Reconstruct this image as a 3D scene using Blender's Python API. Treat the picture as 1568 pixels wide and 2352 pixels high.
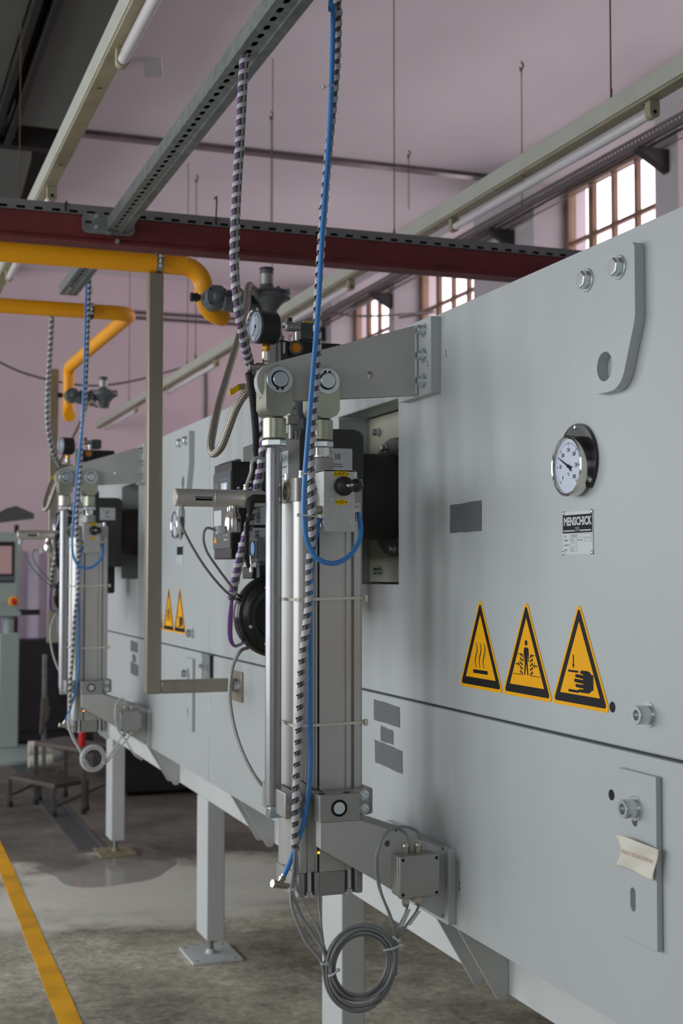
import bpy, bmesh, math, random
from mathutils import Vector as V, Matrix
from mathutils.geometry import tessellate_polygon
random.seed(7)
for o in list(bpy.data.objects): bpy.data.objects.remove(o)
SC = bpy.context.scene
COL = SC.collection
PI = math.pi

# ------------------------------------------------------------------ camera
FPX, CX, CY, EYE = 3100.0, 784.0, 1176.0, 1.57
PITCH = math.atan(140 / FPX); YAW = math.atan(1117 / FPX * math.cos(PITCH))
cam = bpy.data.cameras.new('camera'); co = bpy.data.objects.new('camera', cam); COL.objects.link(co)
co.location = (0, 0, EYE); co.rotation_euler = (PI / 2 + PITCH, 0, -YAW)
cam.sensor_fit = 'VERTICAL'; cam.sensor_height = 36; cam.lens = FPX / 2352 * 36
cam.clip_start = .05; cam.clip_end = 100
cam.dof.use_dof = True; cam.dof.focus_distance = 2.75; cam.dof.aperture_fstop = 6.3
SC.camera = co
# ------------------------------------------------------------------ world, lights, exposure
w = bpy.data.worlds.new('world'); SC.world = w; w.use_nodes = True
bg = w.node_tree.nodes['Background']; bg.inputs[0].default_value = (1, .93, .965, 1); bg.inputs[1].default_value = 3.6
SC.view_settings.view_transform = 'Standard'; SC.view_settings.look = 'None'
SC.view_settings.exposure = -0.18; SC.view_settings.gamma = 1; SC.view_settings.use_curve_mapping = False
def area(name, loc, rot, sx, sy, power, color=(1, 1, 1)):
    l = bpy.data.lights.new(name, 'AREA'); l.shape = 'RECTANGLE'; l.size = sx; l.size_y = sy
    l.energy = power; l.color = color
    o = bpy.data.objects.new(name, l); COL.objects.link(o); o.location = loc; o.rotation_euler = rot
    return o
# daylight through the window openings of the left wall (beyond the frame)
LW = 112
for i, y in enumerate((2.0, 5.0, 8.0, 11.0)):
    area('left_window_daylight', (-4.93, y, 2.35), (0, -PI / 2 , 0), 2.6, 2.2, LW, (.93, .98, 1.0))
area('front_fill_light', (-2.4, -2.9, 2.3), (PI / 2, 0, 0), 3.2, 2.0, 26, (.93, .98, 1.0))  # added fill light behind the camera, lifts the faces turned toward it

# ------------------------------------------------------------------ helpers
def S2L(c):
    c /= 255.0
    return c / 12.92 if c <= .04045 else ((c + .055) / 1.055) ** 2.4
def rgb(r, g, b): return (S2L(r), S2L(g), S2L(b), 1)
fwd = V((math.sin(YAW) * math.cos(PITCH), math.cos(YAW) * math.cos(PITCH), math.sin(PITCH)))
rgt = V((math.cos(YAW), -math.sin(YAW), 0)); upv = rgt.cross(fwd)
def P(u, v, X=None, Y=None, Z=None):
    """point of the room that the photograph shows at (u, v), on a known plane of the room"""
    d = fwd + rgt * ((u - CX) / FPX) - upv * ((v - CY) / FPX)
    t = X / d.x if X is not None else (Y / d.y if Y is not None else (Z - EYE) / d.z)
    return V((0, 0, EYE)) + d * t

def mat(name, color, rough=.5, metal=0., bump=0., bscale=200., var=0., vscale=6., spec=.5, coat=0., alpha=1., trans=0., streak=None):
    m = bpy.data.materials.new(name); m.use_nodes = True
    nt = m.node_tree; b = nt.nodes['Principled BSDF']
    b.inputs['Base Color'].default_value = color; b.inputs['Roughness'].default_value = rough
    b.inputs['Metallic'].default_value = metal
    b.inputs['Specular IOR Level'].default_value = spec
    b.inputs['Coat Weight'].default_value = coat
    b.inputs['Transmission Weight'].default_value = trans
    b.inputs['Alpha'].default_value = alpha
    tc = nt.nodes.new('ShaderNodeTexCoord')
    src = tc.outputs['Object']
    if streak:
        mp = nt.nodes.new('ShaderNodeMapping'); mp.inputs['Scale'].default_value = streak
        nt.links.new(src, mp.inputs[0]); src = mp.outputs[0]
    if var:
        n = nt.nodes.new('ShaderNodeTexNoise'); n.inputs['Scale'].default_value = vscale; n.inputs['Detail'].default_value = 6
        nt.links.new(src, n.inputs['Vector'])
        mx = nt.nodes.new('ShaderNodeMixRGB'); mx.blend_type = 'MULTIPLY'
        mr = nt.nodes.new('ShaderNodeMapRange')
        mr.inputs['From Min'].default_value = .3; mr.inputs['From Max'].default_value = .7
        mr.inputs['To Min'].default_value = 1 - var; mr.inputs['To Max'].default_value = 1 + var
        nt.links.new(n.outputs['Fac'], mr.inputs['Value'])
        mx.inputs[0].default_value = 1; mx.inputs[1].default_value = color
        nt.links.new(mr.outputs[0], mx.inputs[2]); nt.links.new(mx.outputs[0], b.inputs['Base Color'])
    if bump:
        n2 = nt.nodes.new('ShaderNodeTexNoise'); n2.inputs['Scale'].default_value = bscale; n2.inputs['Detail'].default_value = 3
        nt.links.new(src, n2.inputs['Vector'])
        bp = nt.nodes.new('ShaderNodeBump'); bp.inputs['Strength'].default_value = bump; bp.inputs['Distance'].default_value = .002
        nt.links.new(n2.outputs['Fac'], bp.inputs['Height']); nt.links.new(bp.outputs[0], b.inputs['Normal'])
    return m

M = {}
M['paint'] = mat('light_grey_machine_paint', rgb(183, 189, 191), .42, bump=.10, bscale=260, var=.025, vscale=2.5)
M['paint2'] = mat('bracket_paint', rgb(186, 188, 186), .5, bump=.25, bscale=340, var=.03, vscale=5)
M['white'] = mat('off_white_leg_paint', rgb(205, 209, 210), .5, bump=.12, bscale=200, var=.03, vscale=4)
M['alu'] = mat('anodised_aluminium', rgb(192, 192, 190), .40, .65, bump=.05, bscale=300, var=.03, vscale=8, streak=(1, 1, .05))
M['alucast'] = mat('cast_aluminium', rgb(168, 168, 165), .5, .75, bump=.2, bscale=400, var=.05, vscale=20)
M['alubrush'] = mat('brushed_aluminium', rgb(190, 190, 190), .38, .85, bump=.25, bscale=260, var=.06, vscale=60, streak=(1, .2, 1))
M['tubealu'] = mat('matt_steel_tube', rgb(160, 160, 163), .34, .8, bump=.05, bscale=300, var=.06, vscale=80, streak=(1, 1, .3))
M['platealu'] = mat('printed_aluminium_plate', rgb(196, 201, 203), .5, .2)
M['satin'] = mat('satin_stainless', rgb(206, 203, 198), .32, .55, var=.04, vscale=30, streak=(.2, 1, 1))
M['zinc'] = mat('yellow_zinc_plating', rgb(172, 174, 157), .33, .8, var=.16, vscale=14, bump=.05)
M['steel'] = mat('bright_zinc_steel', rgb(212, 219, 222), .26, .85, var=.05, vscale=30)
M['chrome'] = mat('polished_steel', rgb(215, 213, 208), .14, 1., var=.02)
M['nickel'] = mat('nickel_brass', rgb(190, 186, 174), .26, .9, var=.06, vscale=40)
M['brass'] = mat('brass', rgb(196, 150, 70), .3, .95, var=.06, vscale=40)
M['galv'] = mat('galvanised_steel', rgb(140, 146, 146), .48, .7, var=.22, vscale=26, bump=.1)
M['inox'] = mat('stainless_tube', rgb(158, 152, 138), .42, .75, var=.07, vscale=9, streak=(3, 3, .4))
M['black'] = mat('black_plastic', rgb(34, 34, 36), .42, bump=.1, bscale=500)
M['gloss'] = mat('gloss_black', rgb(22, 22, 23), .22, coat=.3)
M['rubber'] = mat('black_rubber', rgb(36, 36, 37), .6)
M['dark'] = mat('dark_gap', rgb(24, 24, 25), .8)
M['charcoal'] = mat('charcoal_housing', rgb(84, 86, 87), .5, bump=.3, bscale=500)
M['anthra'] = mat('anthracite_plate', rgb(58, 58, 59), .55, bump=.3, bscale=500)
M['gasgrey'] = mat('grey_cast_gas_fitting', rgb(92, 98, 102), .5, bump=.3, bscale=300, var=.05)
M['yellowpipe'] = mat('yellow_gas_pipe_paint', rgb(255, 172, 4), .42, var=.04, vscale=6)
M['blue'] = mat('blue_air_hose', rgb(62, 132, 205), .35, spec=.5)
M['cablegrey'] = mat('grey_cable_sheath', rgb(134, 137, 140), .42)
M['cabledark'] = mat('dark_cable_sheath', rgb(70, 69, 69), .5)
M['purple'] = mat('purple_bus_cable', rgb(128, 88, 158), .42)
M['wrap'] = mat('clear_grey_spiral_wrap', rgb(188, 188, 194), .4)
M['tie'] = mat('natural_nylon', rgb(214, 212, 200), .45)
M['wtie'] = mat('translucent_white_nylon', rgb(205, 208, 215), .4)
M['clearhose'] = mat('milky_tube', rgb(196, 198, 198), .3)
M['yellow'] = mat('signal_yellow', rgb(250, 178, 0), .55, spec=.2)
M['tagyellow'] = mat('engraved_tag_yellow', rgb(236, 196, 4), .5, spec=.3)
M['ink'] = mat('black_print', rgb(24, 24, 27), .6, spec=.2)
M['inkgrey'] = mat('grey_print', rgb(96, 98, 102), .6)
M['inkred'] = mat('faded_red_print', rgb(206, 178, 168), .7)
M['dial'] = mat('dial_white', rgb(236, 240, 246), .5)
M['sticker'] = mat('sticker_white', rgb(200, 205, 208), .5)
M['bluep'] = mat('blue_print', rgb(92, 150, 205), .5)
M['tape'] = mat('grey_duct_tape', rgb(112, 115, 119), .45, .1, bump=.5, bscale=700, var=.16, vscale=60, streak=(1, 1, 6))
M['paper'] = mat('aged_paper', rgb(222, 218, 206), .8, bump=.2, bscale=80, var=.06, vscale=25)
M['red'] = mat('red_oxide_beam', rgb(108, 40, 42), .55, var=.18, vscale=9, bump=.1)
M['redgrip'] = mat('red_grip', rgb(205, 36, 26), .4)
M['cream'] = mat('cream_luminaire_paint', rgb(192, 193, 184), .45, var=.04, vscale=7)
M['creamold'] = mat('yellowed_luminaire', rgb(165, 158, 132), .5, var=.16, vscale=9)
M['tubeglass'] = mat('fluorescent_tube_off', rgb(225, 222, 226), .25)
M['rust'] = mat('rusty_wire', rgb(96, 70, 54), .7, var=.2, vscale=40)
M['trayGrey'] = mat('grey_cable_tray', rgb(134, 132, 134), .5, .3, var=.06)
M['duct'] = mat('dark_green_sheet_metal', rgb(80, 86, 80), .6, var=.08, vscale=2)
M['ductbeam'] = mat('dark_steel_rail', rgb(38, 36, 34), .85, var=.1, spec=.2)
M['hmi'] = mat('pale_green_cabinet', rgb(158, 173, 168), .45)
M['darkmach'] = mat('dark_machine', rgb(44, 42, 46), .5, var=.1)
M['step'] = mat('worn_steel_step', rgb(104, 98, 92), .55, .5, var=.2, vscale=12)
M['window'] = mat('ochre_window_frame', rgb(118, 92, 72), .6, var=.1, vscale=10)
M['brownplate'] = mat('rusted_foot_plate', rgb(150, 136, 112), .8, var=.35, vscale=20)
M['olive'] = mat('olive_inner_sheet', rgb(166, 166, 146), .5, var=.06, vscale=8)
M['wallcable'] = mat('grey_wall_cable', rgb(88, 82, 82), .6)
M['lilac'] = mat('lilac_plastic_sheet', rgb(176, 164, 182), .5, var=.12, vscale=3)

def wall_mat(name, c, var=.05, sc=.9):
    m = mat(name, c, .85, bump=.25, bscale=22, var=var, vscale=sc); return m
M['wall'] = wall_mat('pink_plaster_wall', rgb(210, 190, 197), .05)
M['wallpier'] = wall_mat('right_wall_plaster', rgb(178, 173, 177), .05)
M['ceil'] = wall_mat('mauve_ceiling_plaster', rgb(216, 208, 213), .06)
M['wallfront'] = wall_mat('grey_wall', rgb(196, 194, 196), .05)

def emis(name, c, s):
    m = bpy.data.materials.new(name); m.use_nodes = True
    b = m.node_tree.nodes['Principled BSDF']
    b.inputs['Base Color'].default_value = c; b.inputs['Emission Color'].default_value = c; b.inputs['Emission Strength'].default_value = s
    return m
M['led'] = emis('orange_led', (1, .28, .02, 1), 6)
M['display'] = emis('lit_display', (.42, .5, 1, 1), .8)
M['screen'] = emis('lit_touch_screen', rgb(160, 130, 130), .35)

def glass_mat(name, tint, op, rough=.05):
    m = bpy.data.materials.new(name); m.use_nodes = True; nt = m.node_tree
    for n in list(nt.nodes): nt.nodes.remove(n)
    out = nt.nodes.new('ShaderNodeOutputMaterial'); tr = nt.nodes.new('ShaderNodeBsdfTransparent'); gl = nt.nodes.new('ShaderNodeBsdfGlossy')
    mx = nt.nodes.new('ShaderNodeMixShader'); mx.inputs[0].default_value = .05 + op
    tr.inputs[0].default_value = tint; gl.inputs['Roughness'].default_value = rough
    nt.links.new(tr.outputs[0], mx.inputs[1]); nt.links.new(gl.outputs[0], mx.inputs[2]); nt.links.new(mx.outputs[0], out.inputs[0])
    return m
M['pane'] = glass_mat('window_glass', (.97, .93, .95, 1), .02)
M['lens'] = glass_mat('gauge_glass', (.96, .97, 1, 1), .0)
M['clearcover'] = glass_mat('clear_plastic_cover', (.86, .89, .9, 1), .10, .15)
M['pvc'] = glass_mat('clear_printed_tag', (.93, .94, .96, 1), .12, .2)

def braid_mat(name, c1, c2, k, m_):
    m = bpy.data.materials.new(name); m.use_nodes = True; nt = m.node_tree; b = nt.nodes['Principled BSDF']
    uv = nt.nodes.new('ShaderNodeUVMap'); sp = nt.nodes.new('ShaderNodeSeparateXYZ'); nt.links.new(uv.outputs[0], sp.inputs[0])
    outs = []
    for sgn in (1, -1):
        a = nt.nodes.new('ShaderNodeMath'); a.operation = 'MULTIPLY'; a.inputs[1].default_value = 2 * PI * k; nt.links.new(sp.outputs[1], a.inputs[0])
        c = nt.nodes.new('ShaderNodeMath'); c.operation = 'MULTIPLY'; c.inputs[1].default_value = sgn * 2 * PI * m_; nt.links.new(sp.outputs[0], c.inputs[0])
        s = nt.nodes.new('ShaderNodeMath'); s.operation = 'ADD'; nt.links.new(a.outputs[0], s.inputs[0]); nt.links.new(c.outputs[0], s.inputs[1])
        q = nt.nodes.new('ShaderNodeMath'); q.operation = 'SINE'; nt.links.new(s.outputs[0], q.inputs[0]); outs.append(q)
    mx = nt.nodes.new('ShaderNodeMath'); mx.operation = 'MULTIPLY'; nt.links.new(outs[0].outputs[0], mx.inputs[0]); nt.links.new(outs[1].outputs[0], mx.inputs[1])
    mr = nt.nodes.new('ShaderNodeMapRange'); mr.inputs[1].default_value = -.6; mr.inputs[2].default_value = .6; nt.links.new(mx.outputs[0], mr.inputs[0])
    cm = nt.nodes.new('ShaderNodeMixRGB'); cm.inputs[1].default_value = c1; cm.inputs[2].default_value = c2
    nt.links.new(mr.outputs[0], cm.inputs[0]); nt.links.new(cm.outputs[0], b.inputs['Base Color'])
    bp = nt.nodes.new('ShaderNodeBump'); bp.inputs['Strength'].default_value = .6; bp.inputs['Distance'].default_value = .002
    nt.links.new(mr.outputs[0], bp.inputs['Height']); nt.links.new(bp.outputs[0], b.inputs['Normal'])
    b.inputs['Metallic'].default_value = .7; b.inputs['Roughness'].default_value = .38
    return m
M['braid'] = braid_mat('braided_stainless_hose', rgb(120, 116, 106), rgb(205, 200, 188), 90, 5)
M['braid2'] = braid_mat('braided_conduit', rgb(140, 140, 140), rgb(225, 224, 222), 140, 3)

def floor_mat():
    m = bpy.data.materials.new('worn_concrete'); m.use_nodes = True; nt = m.node_tree; b = nt.nodes['Principled BSDF']
    tc = nt.nodes.new('ShaderNodeTexCoord')
    def noise(s, d=8, r=.6):
        n = nt.nodes.new('ShaderNodeTexNoise'); n.inputs['Scale'].default_value = s; n.inputs['Detail'].default_value = d; n.inputs['Roughness'].default_value = r
        nt.links.new(tc.outputs['Object'], n.inputs['Vector']); return n
    def ramp(src, a, bb, c1, c2):
        r = nt.nodes.new('ShaderNodeValToRGB'); r.color_ramp.elements[0].position = a; r.color_ramp.elements[1].position = bb
        r.color_ramp.elements[0].color = c1; r.color_ramp.elements[1].color = c2; nt.links.new(src, r.inputs[0]); return r
    def mix(t, f, a, bb):
        x = nt.nodes.new('ShaderNodeMixRGB'); x.blend_type = t
        if isinstance(f, float): x.inputs[0].default_value = f
        else: nt.links.new(f, x.inputs[0])
        for i, q in ((1, a), (2, bb)):
            if isinstance(q, tuple): x.inputs[i].default_value = q
            else: nt.links.new(q, x.inputs[i])
        return x.outputs[0]
    big = ramp(noise(1.5, 9, .68).outputs[0], .36, .64, rgb(150, 143, 128), rgb(238, 230, 210))
    fine = ramp(noise(28, 10, .75).outputs[0], .3, .72, (.42, .42, .42, 1), (1.3, 1.3, 1.3, 1))
    c = mix('MULTIPLY', 1., big.outputs[0], fine.outputs[0])
    # damp dark zone with its own outline along the drain and under the machine's far end
    sp = nt.nodes.new('ShaderNodeSeparateXYZ'); nt.links.new(tc.outputs['Object'], sp.inputs[0])
    wob = noise(1.6, 6, .6)
    def math_(op, a, bb=None):
        x = nt.nodes.new('ShaderNodeMath'); x.operation = op
        for i, q in enumerate((a, bb)):
            if q is None: continue
            if isinstance(q, (int, float)): x.inputs[i].default_value = q
            else: nt.links.new(q, x.inputs[i])
        return x.outputs[0]
    def soft(vv, a, bb):
        x = nt.nodes.new('ShaderNodeMapRange'); x.interpolation_type = 'SMOOTHSTEP'
        x.inputs[1].default_value = a; x.inputs[2].default_value = bb; nt.links.new(vv, x.inputs[0]); return x.outputs[0]
    yy = math_('ADD', sp.outputs[1], math_('MULTIPLY', math_('SUBTRACT', wob.outputs[0], .5), 2.2))
    wet = soft(yy, 7.5, 7.9)
    c = mix('MIX', math_('MULTIPLY', wet, .72), c, rgb(62, 58, 58))
    # pale patch in front of the puddle
    ax = math_('DIVIDE', math_('SUBTRACT', sp.outputs[0], 1.5), 1.5)
    ay = math_('DIVIDE', math_('SUBTRACT', yy, 6.95), .75)
    d = math_('SQRT', math_('ADD', math_('MULTIPLY', ax, ax), math_('MULTIPLY', ay, ay)))
    pale = math_('SUBTRACT', 1., soft(d, .55, 1.15))
    c = mix('MIX', math_('MULTIPLY', pale, .85), c, rgb(244, 240, 230))
    spots = ramp(noise(9, 4, .7).outputs[0], .62, .72, (0, 0, 0, 1), (1, 1, 1, 1))
    c = mix('MIX', math_('MULTIPLY', spots.outputs[0], .35), c, rgb(190, 184, 170))
    nt.links.new(c, b.inputs['Base Color'])
    rr = ramp(noise(2.5).outputs[0], .35, .65, (.5, .5, .5, 1), (.85, .85, .85, 1)); nt.links.new(rr.outputs[0], b.inputs['Roughness'])
    bp = nt.nodes.new('ShaderNodeBump'); bp.inputs['Strength'].default_value = .35; bp.inputs['Distance'].default_value = .004
    nt.links.new(noise(45, 8, .7).outputs[0], bp.inputs['Height']); nt.links.new(bp.outputs[0], b.inputs['Normal'])
    return m
M['floor'] = floor_mat()
M['line'] = mat('worn_yellow_floor_paint', rgb(255, 184, 10), .6, var=.22, vscale=5, bump=.3, bscale=60)
M['water'] = mat('shallow_water', rgb(190, 186, 182), .05, alpha=.3, spec=.7)  # pale grey base paints the ceiling's reflection into the water

class Fr:
    """local frame on a flat face: a to the right, b up, n towards the viewer"""
    def __init__(s, o, a, b): s.o = V(o); s.a = V(a); s.b = V(b); s.n = s.a.cross(s.b)
    def __call__(s, a, b, n=0): return s.o + s.a * a + s.b * b + s.n * n
def FX(x, y, z): return Fr((x, y, z), (0, -1, 0), (0, 0, 1))      # a face that looks to -X
def FY(x, y, z): return Fr((x, y, z), (1, 0, 0), (0, 0, 1))       # a face that looks to -Y

class MB:
    def __init__(s): s.v = []; s.f = []; s.uv = None
    def add(s, vs, fs):
        k = len(s.v); s.v += [V(q) for q in vs]; s.f += [tuple(i + k for i in f) for f in fs]; return s
    def box(s, x0, x1, y0, y1, z0, z1):
        x0, x1 = sorted((x0, x1)); y0, y1 = sorted((y0, y1)); z0, z1 = sorted((z0, z1))
        return s.add([(x0, y0, z0), (x1, y0, z0), (x1, y1, z0), (x0, y1, z0), (x0, y0, z1), (x1, y0, z1), (x1, y1, z1), (x0, y1, z1)],
                     [(0, 3, 2, 1), (4, 5, 6, 7), (0, 1, 5, 4), (1, 2, 6, 5), (2, 3, 7, 6), (3, 0, 4, 7)])
    def lathe(s, p0, axis, prof, n=24, phase=0.):
        """prof: list of (distance along axis, radius)"""
        p0 = V(p0); ax = V(axis).normalized()
        t = V((0, 0, 1)) if abs(ax.z) < .9 else V((1, 0, 0))
        e1 = ax.cross(t).normalized(); e2 = ax.cross(e1)
        vs = []; fs = []
        for (d, r) in prof:
            for i in range(n):
                th = 2 * PI * i / n + phase
                vs.append(p0 + ax * d + (e1 * math.cos(th) + e2 * math.sin(th)) * r)
        m = len(prof)
        for j in range(m - 1):
            for i in range(n):
                a = j * n + i; b = j * n + (i + 1) % n
                fs.append((a, b, b + n, a + n))
        fs.append(tuple(reversed(range(n)))); fs.append(tuple((m - 1) * n + i for i in range(n)))
        return s.add(vs, fs)
    def cyl(s, p0, p1, r, n=24, r2=None, phase=0.):
        p0 = V(p0); p1 = V(p1); L = (p1 - p0).length
        return s.lathe(p0, p1 - p0, [(0, r), (L, r if r2 is None else r2)], n, phase)
    def hexa(s, p0, p1, r, phase=0.): return s.cyl(p0, p1, r, 6, None, phase)
    def ring(s, p0, axis, L, ro, ri, n=32):
        p0 = V(p0); ax = V(axis).normalized(); t = V((0, 0, 1)) if abs(ax.z) < .9 else V((1, 0, 0))
        e1 = ax.cross(t).normalized(); e2 = ax.cross(e1); vs = []; fs = []
        for d, r in ((0, ri), (0, ro), (L, ro), (L, ri)):
            for i in range(n):
                th = 2 * PI * i / n; vs.append(p0 + ax * d + (e1 * math.cos(th) + e2 * math.sin(th)) * r)
        for j in range(4):
            k = (j + 1) % 4
            for i in range(n):
                i2 = (i + 1) % n; fs.append((j * n + i, j * n + i2, k * n + i2, k * n + i))
        return s.add(vs, fs)
    def ball(s, c, r, n=16, m=10):
        prof = [(-r * math.cos(PI * (k + .02) / (m + .04)), r * math.sin(PI * (k + .02) / (m + .04))) for k in range(m + 1)]
        return s.lathe(c, (0, 0, 1), prof, n)
    def tube(s, pts, r, n=10, uv=False):
        fr = frames(pts); k0 = len(s.v); nn = n + 1 if uv else n
        L = [0.]
        for i in range(1, len(pts)): L.append(L[-1] + (pts[i] - pts[i - 1]).length)
        vs = []; fs = []
        for i, (p, T_, N, B) in enumerate(fr):
            rr = r(L[i] / L[-1]) if callable(r) else r
            for j in range(nn):
                th = 2 * PI * j / n; vs.append(p + (N * math.cos(th) + B * math.sin(th)) * rr)
                if uv:
                    if s.uv is None: s.uv = []
                    s.uv.append((j / n, L[i]))
        for i in range(len(pts) - 1):
            for j in range(n):
                a = i * nn + j; b = i * nn + (j + 1) % nn
                fs.append((a, b, b + nn, a + nn))
        fs.append(tuple(reversed(range(n)))); fs.append(tuple((len(pts) - 1) * nn + j for j in range(n)))
        return s.add(vs, fs)
    def prism(s, fr, loops, n0, n1):
        """flat outline (loops[0]) with holes, between heights n0 and n1 of the frame"""
        allp = [p for l in loops for p in l]; N = len(allp)
        tri = tessellate_polygon([[V((a, b, 0)) for a, b in l] for l in loops])
        vs = [fr(a, b, n1) for a, b in allp] + [fr(a, b, n0) for a, b in allp]
        fs = []
        for t in tri:
            (x0, y0), (x1, y1), (x2, y2) = (allp[i] for i in t)
            if (x1 - x0) * (y2 - y0) - (x2 - x0) * (y1 - y0) < 0: t = (t[0], t[2], t[1])
            fs.append(tuple(t)); fs.append((t[0] + N, t[2] + N, t[1] + N))
        k = 0
        for li, l in enumerate(loops):
            m = len(l)
            A = sum(l[i][0] * l[(i + 1) % m][1] - l[(i + 1) % m][0] * l[i][1] for i in range(m))
            ccw = A > 0
            if li > 0: ccw = not ccw
            for i in range(m):
                a = k + i; b = k + (i + 1) % m
                fs.append((b, a, a + N, b + N) if ccw else (a, b, b + N, a + N))
            k += m
        return s.add(vs, fs)
    def ribbon(s, pts, R, width, pitch, th=.0012, per=14, taper=None):
        """spiral wrap round a path"""
        fr = frames(pts); L = [0.]
        for i in range(1, len(pts)): L.append(L[-1] + (pts[i] - pts[i - 1]).length)
        tot = L[-1]; n = int(tot / pitch * per); vs = []; fs = []; j = 0
        for k in range(n + 1):
            d = tot * k / n
            while j < len(L) - 2 and L[j + 1] < d: j += 1
            t = (d - L[j]) / max(1e-9, L[j + 1] - L[j])
            p = fr[j][0].lerp(fr[j + 1][0], t); T_ = fr[j][1].lerp(fr[j + 1][1], t); N = fr[j][2].lerp(fr[j + 1][2], t).normalized(); B = T_.cross(N)
            ph = 2 * PI * d / pitch; e = N * math.cos(ph) + B * math.sin(ph)
            for w_, rr in ((-.5, R), (.5, R), (.5, R + th), (-.5, R + th)): vs.append(p + e * rr + T_ * (w_ * width))
        for k in range(n):
            for a in range(4):
                b = (a + 1) % 4; fs.append((k * 4 + a, k * 4 + b, k * 4 + 4 + b, k * 4 + 4 + a))
        return s.add(vs, fs)
    def grid(s, rows):
        m = len(rows[0]); vs = [p for r in rows for p in r]
        return s.add(vs, [(i * m + j, i * m + j + 1, (i + 1) * m + j + 1, (i + 1) * m + j) for i in range(len(rows) - 1) for j in range(m - 1)])

def frames(pts):
    out = []; N = None
    for i, p in enumerate(pts):
        a = pts[max(0, i - 1)]; b = pts[min(len(pts) - 1, i + 1)]; T_ = (b - a).normalized()
        if N is None:
            t = V((1, 0, 0)) if abs(T_.x) < .9 else V((0, 1, 0)); N = (t - T_ * t.dot(T_)).normalized()
        else: N = (N - T_ * N.dot(T_)).normalized()
        out.append((p, T_, N, T_.cross(N)))
    return out
def path(pts, k=8):
    pts = [V(p) for p in pts]; q = [pts[0] * 2 - pts[1]] + pts + [pts[-1] * 2 - pts[-2]]; out = []
    for i in range(1, len(q) - 2):
        p0, p1, p2, p3 = q[i - 1], q[i], q[i + 1], q[i + 2]
        for j in range(k):
            t = j / k
            out.append(.5 * ((2 * p1) + (p2 - p0) * t + (2 * p0 - 5 * p1 + 4 * p2 - p3) * t * t + (3 * p1 - p0 - 3 * p2 + p3) * t ** 3))
    out.append(pts[-1]); return out
def bend(pts, r, k=8):
    """poly-line with rounded elbows"""
    pts = [V(p) for p in pts]; out = [pts[0]]
    for i in range(1, len(pts) - 1):
        a, b, c = pts[i - 1], pts[i], pts[i + 1]; u = (a - b).normalized(); v = (c - b).normalized()
        ang = u.angle(v); d = r / math.tan(ang / 2); s = b + u * d; e = b + v * d
        ctr = b + (u + v).normalized() * (r / math.sin(ang / 2))
        for j in range(k + 1):
            t = j / k; w1 = (s - ctr); w2 = (e - ctr); om = w1.angle(w2)
            out.append(ctr + (w1 * math.sin((1 - t) * om) + w2 * math.sin(t * om)) / math.sin(om))
    out.append(pts[-1]); return out
def shift(pts, d): return [p + V(d) for p in pts]
def offs(pts, dist, ang, tw=0.):
    n = len(pts)
    return [p + (N * math.cos(ang + tw * i / n) + B * math.sin(ang + tw * i / n)) * dist for i, (p, T_, N, B) in enumerate(frames(pts))]
def circ(a, b, r, n=20, ph=0.): return [(a + r * math.cos(2 * PI * i / n + ph), b + r * math.sin(2 * PI * i / n + ph)) for i in range(n)]
def rect(a0, a1, b0, b1): return [(a0, b0), (a1, b0), (a1, b1), (a0, b1)]
def slot(a, b, w_, h, n=8):
    """upright slot"""
    r = w_ / 2; o = []
    for i in range(n + 1): th = PI * i / n; o.append((a + r * math.cos(th), b + h / 2 - r + r * math.sin(th)))
    for i in range(n + 1): th = PI + PI * i / n; o.append((a + r * math.cos(th), b - h / 2 + r + r * math.sin(th)))
    return o
def rpoly(pts, r, n=6):
    m = len(pts); out = []
    for i in range(m):
        a = V((*pts[i - 1], 0)); b = V((*pts[i], 0)); c = V((*pts[(i + 1) % m], 0)); rr = r[i] if isinstance(r, (list, tuple)) else r
        if rr <= 0: out.append((b.x, b.y)); continue
        u = (a - b).normalized(); v = (c - b).normalized(); ang = u.angle(v); d = rr / math.tan(ang / 2)
        s = b + u * d; e = b + v * d; ctr = b + (u + v).normalized() * (rr / math.sin(ang / 2))
        w1 = s - ctr; w2 = e - ctr; om = w1.angle(w2)
        for j in range(n + 1):
            t = j / n; q = ctr + (w1 * math.sin((1 - t) * om) + w2 * math.sin(t * om)) / math.sin(om); out.append((q.x, q.y))
    return out

def root_of(o):
    while o.parent: o = o.parent
    return o
def O(name, mb, m, parent=None, bev=0., seg=2, label=None, kind=None, sharp=35):
    org = root_of(parent).location if parent else sum(mb.v, V((0, 0, 0))) / len(mb.v)
    me = bpy.data.meshes.new(name); me.from_pydata([tuple(v - org) for v in mb.v], [], mb.f)
    if mb.uv:
        l = me.uv_layers.new(name='UVMap')
        for lp in me.loops: l.data[lp.index].uv = mb.uv[lp.vertex_index] if lp.vertex_index < len(mb.uv) else (0, 0)
    bm = bmesh.new(); bm.from_mesh(me); bmesh.ops.recalc_face_normals(bm, faces=bm.faces[:]); bm.to_mesh(me); bm.free()
    me.materials.append(m if not isinstance(m, str) else M[m])
    me.polygons.foreach_set('use_smooth', [True] * len(me.polygons)); me.set_sharp_from_angle(angle=math.radians(sharp))
    o = bpy.data.objects.new(name, me); COL.objects.link(o)
    if parent: o.parent = parent
    else: o.location = org
    if bev:
        b = o.modifiers.new('bevel', 'BEVEL'); b.width = bev; b.segments = seg; b.limit_method = 'ANGLE'; b.angle_limit = math.radians(40); b.harden_normals = False
    if label: o['label'] = label
    if kind: o['kind'] = kind
    return o
def T(name, label, cat, loc, group=None):
    o = bpy.data.objects.new(name, None); COL.objects.link(o); o.location = loc; o.empty_display_size = .05
    o['label'] = label; o['category'] = cat
    if group: o['group'] = group
    return o
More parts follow.
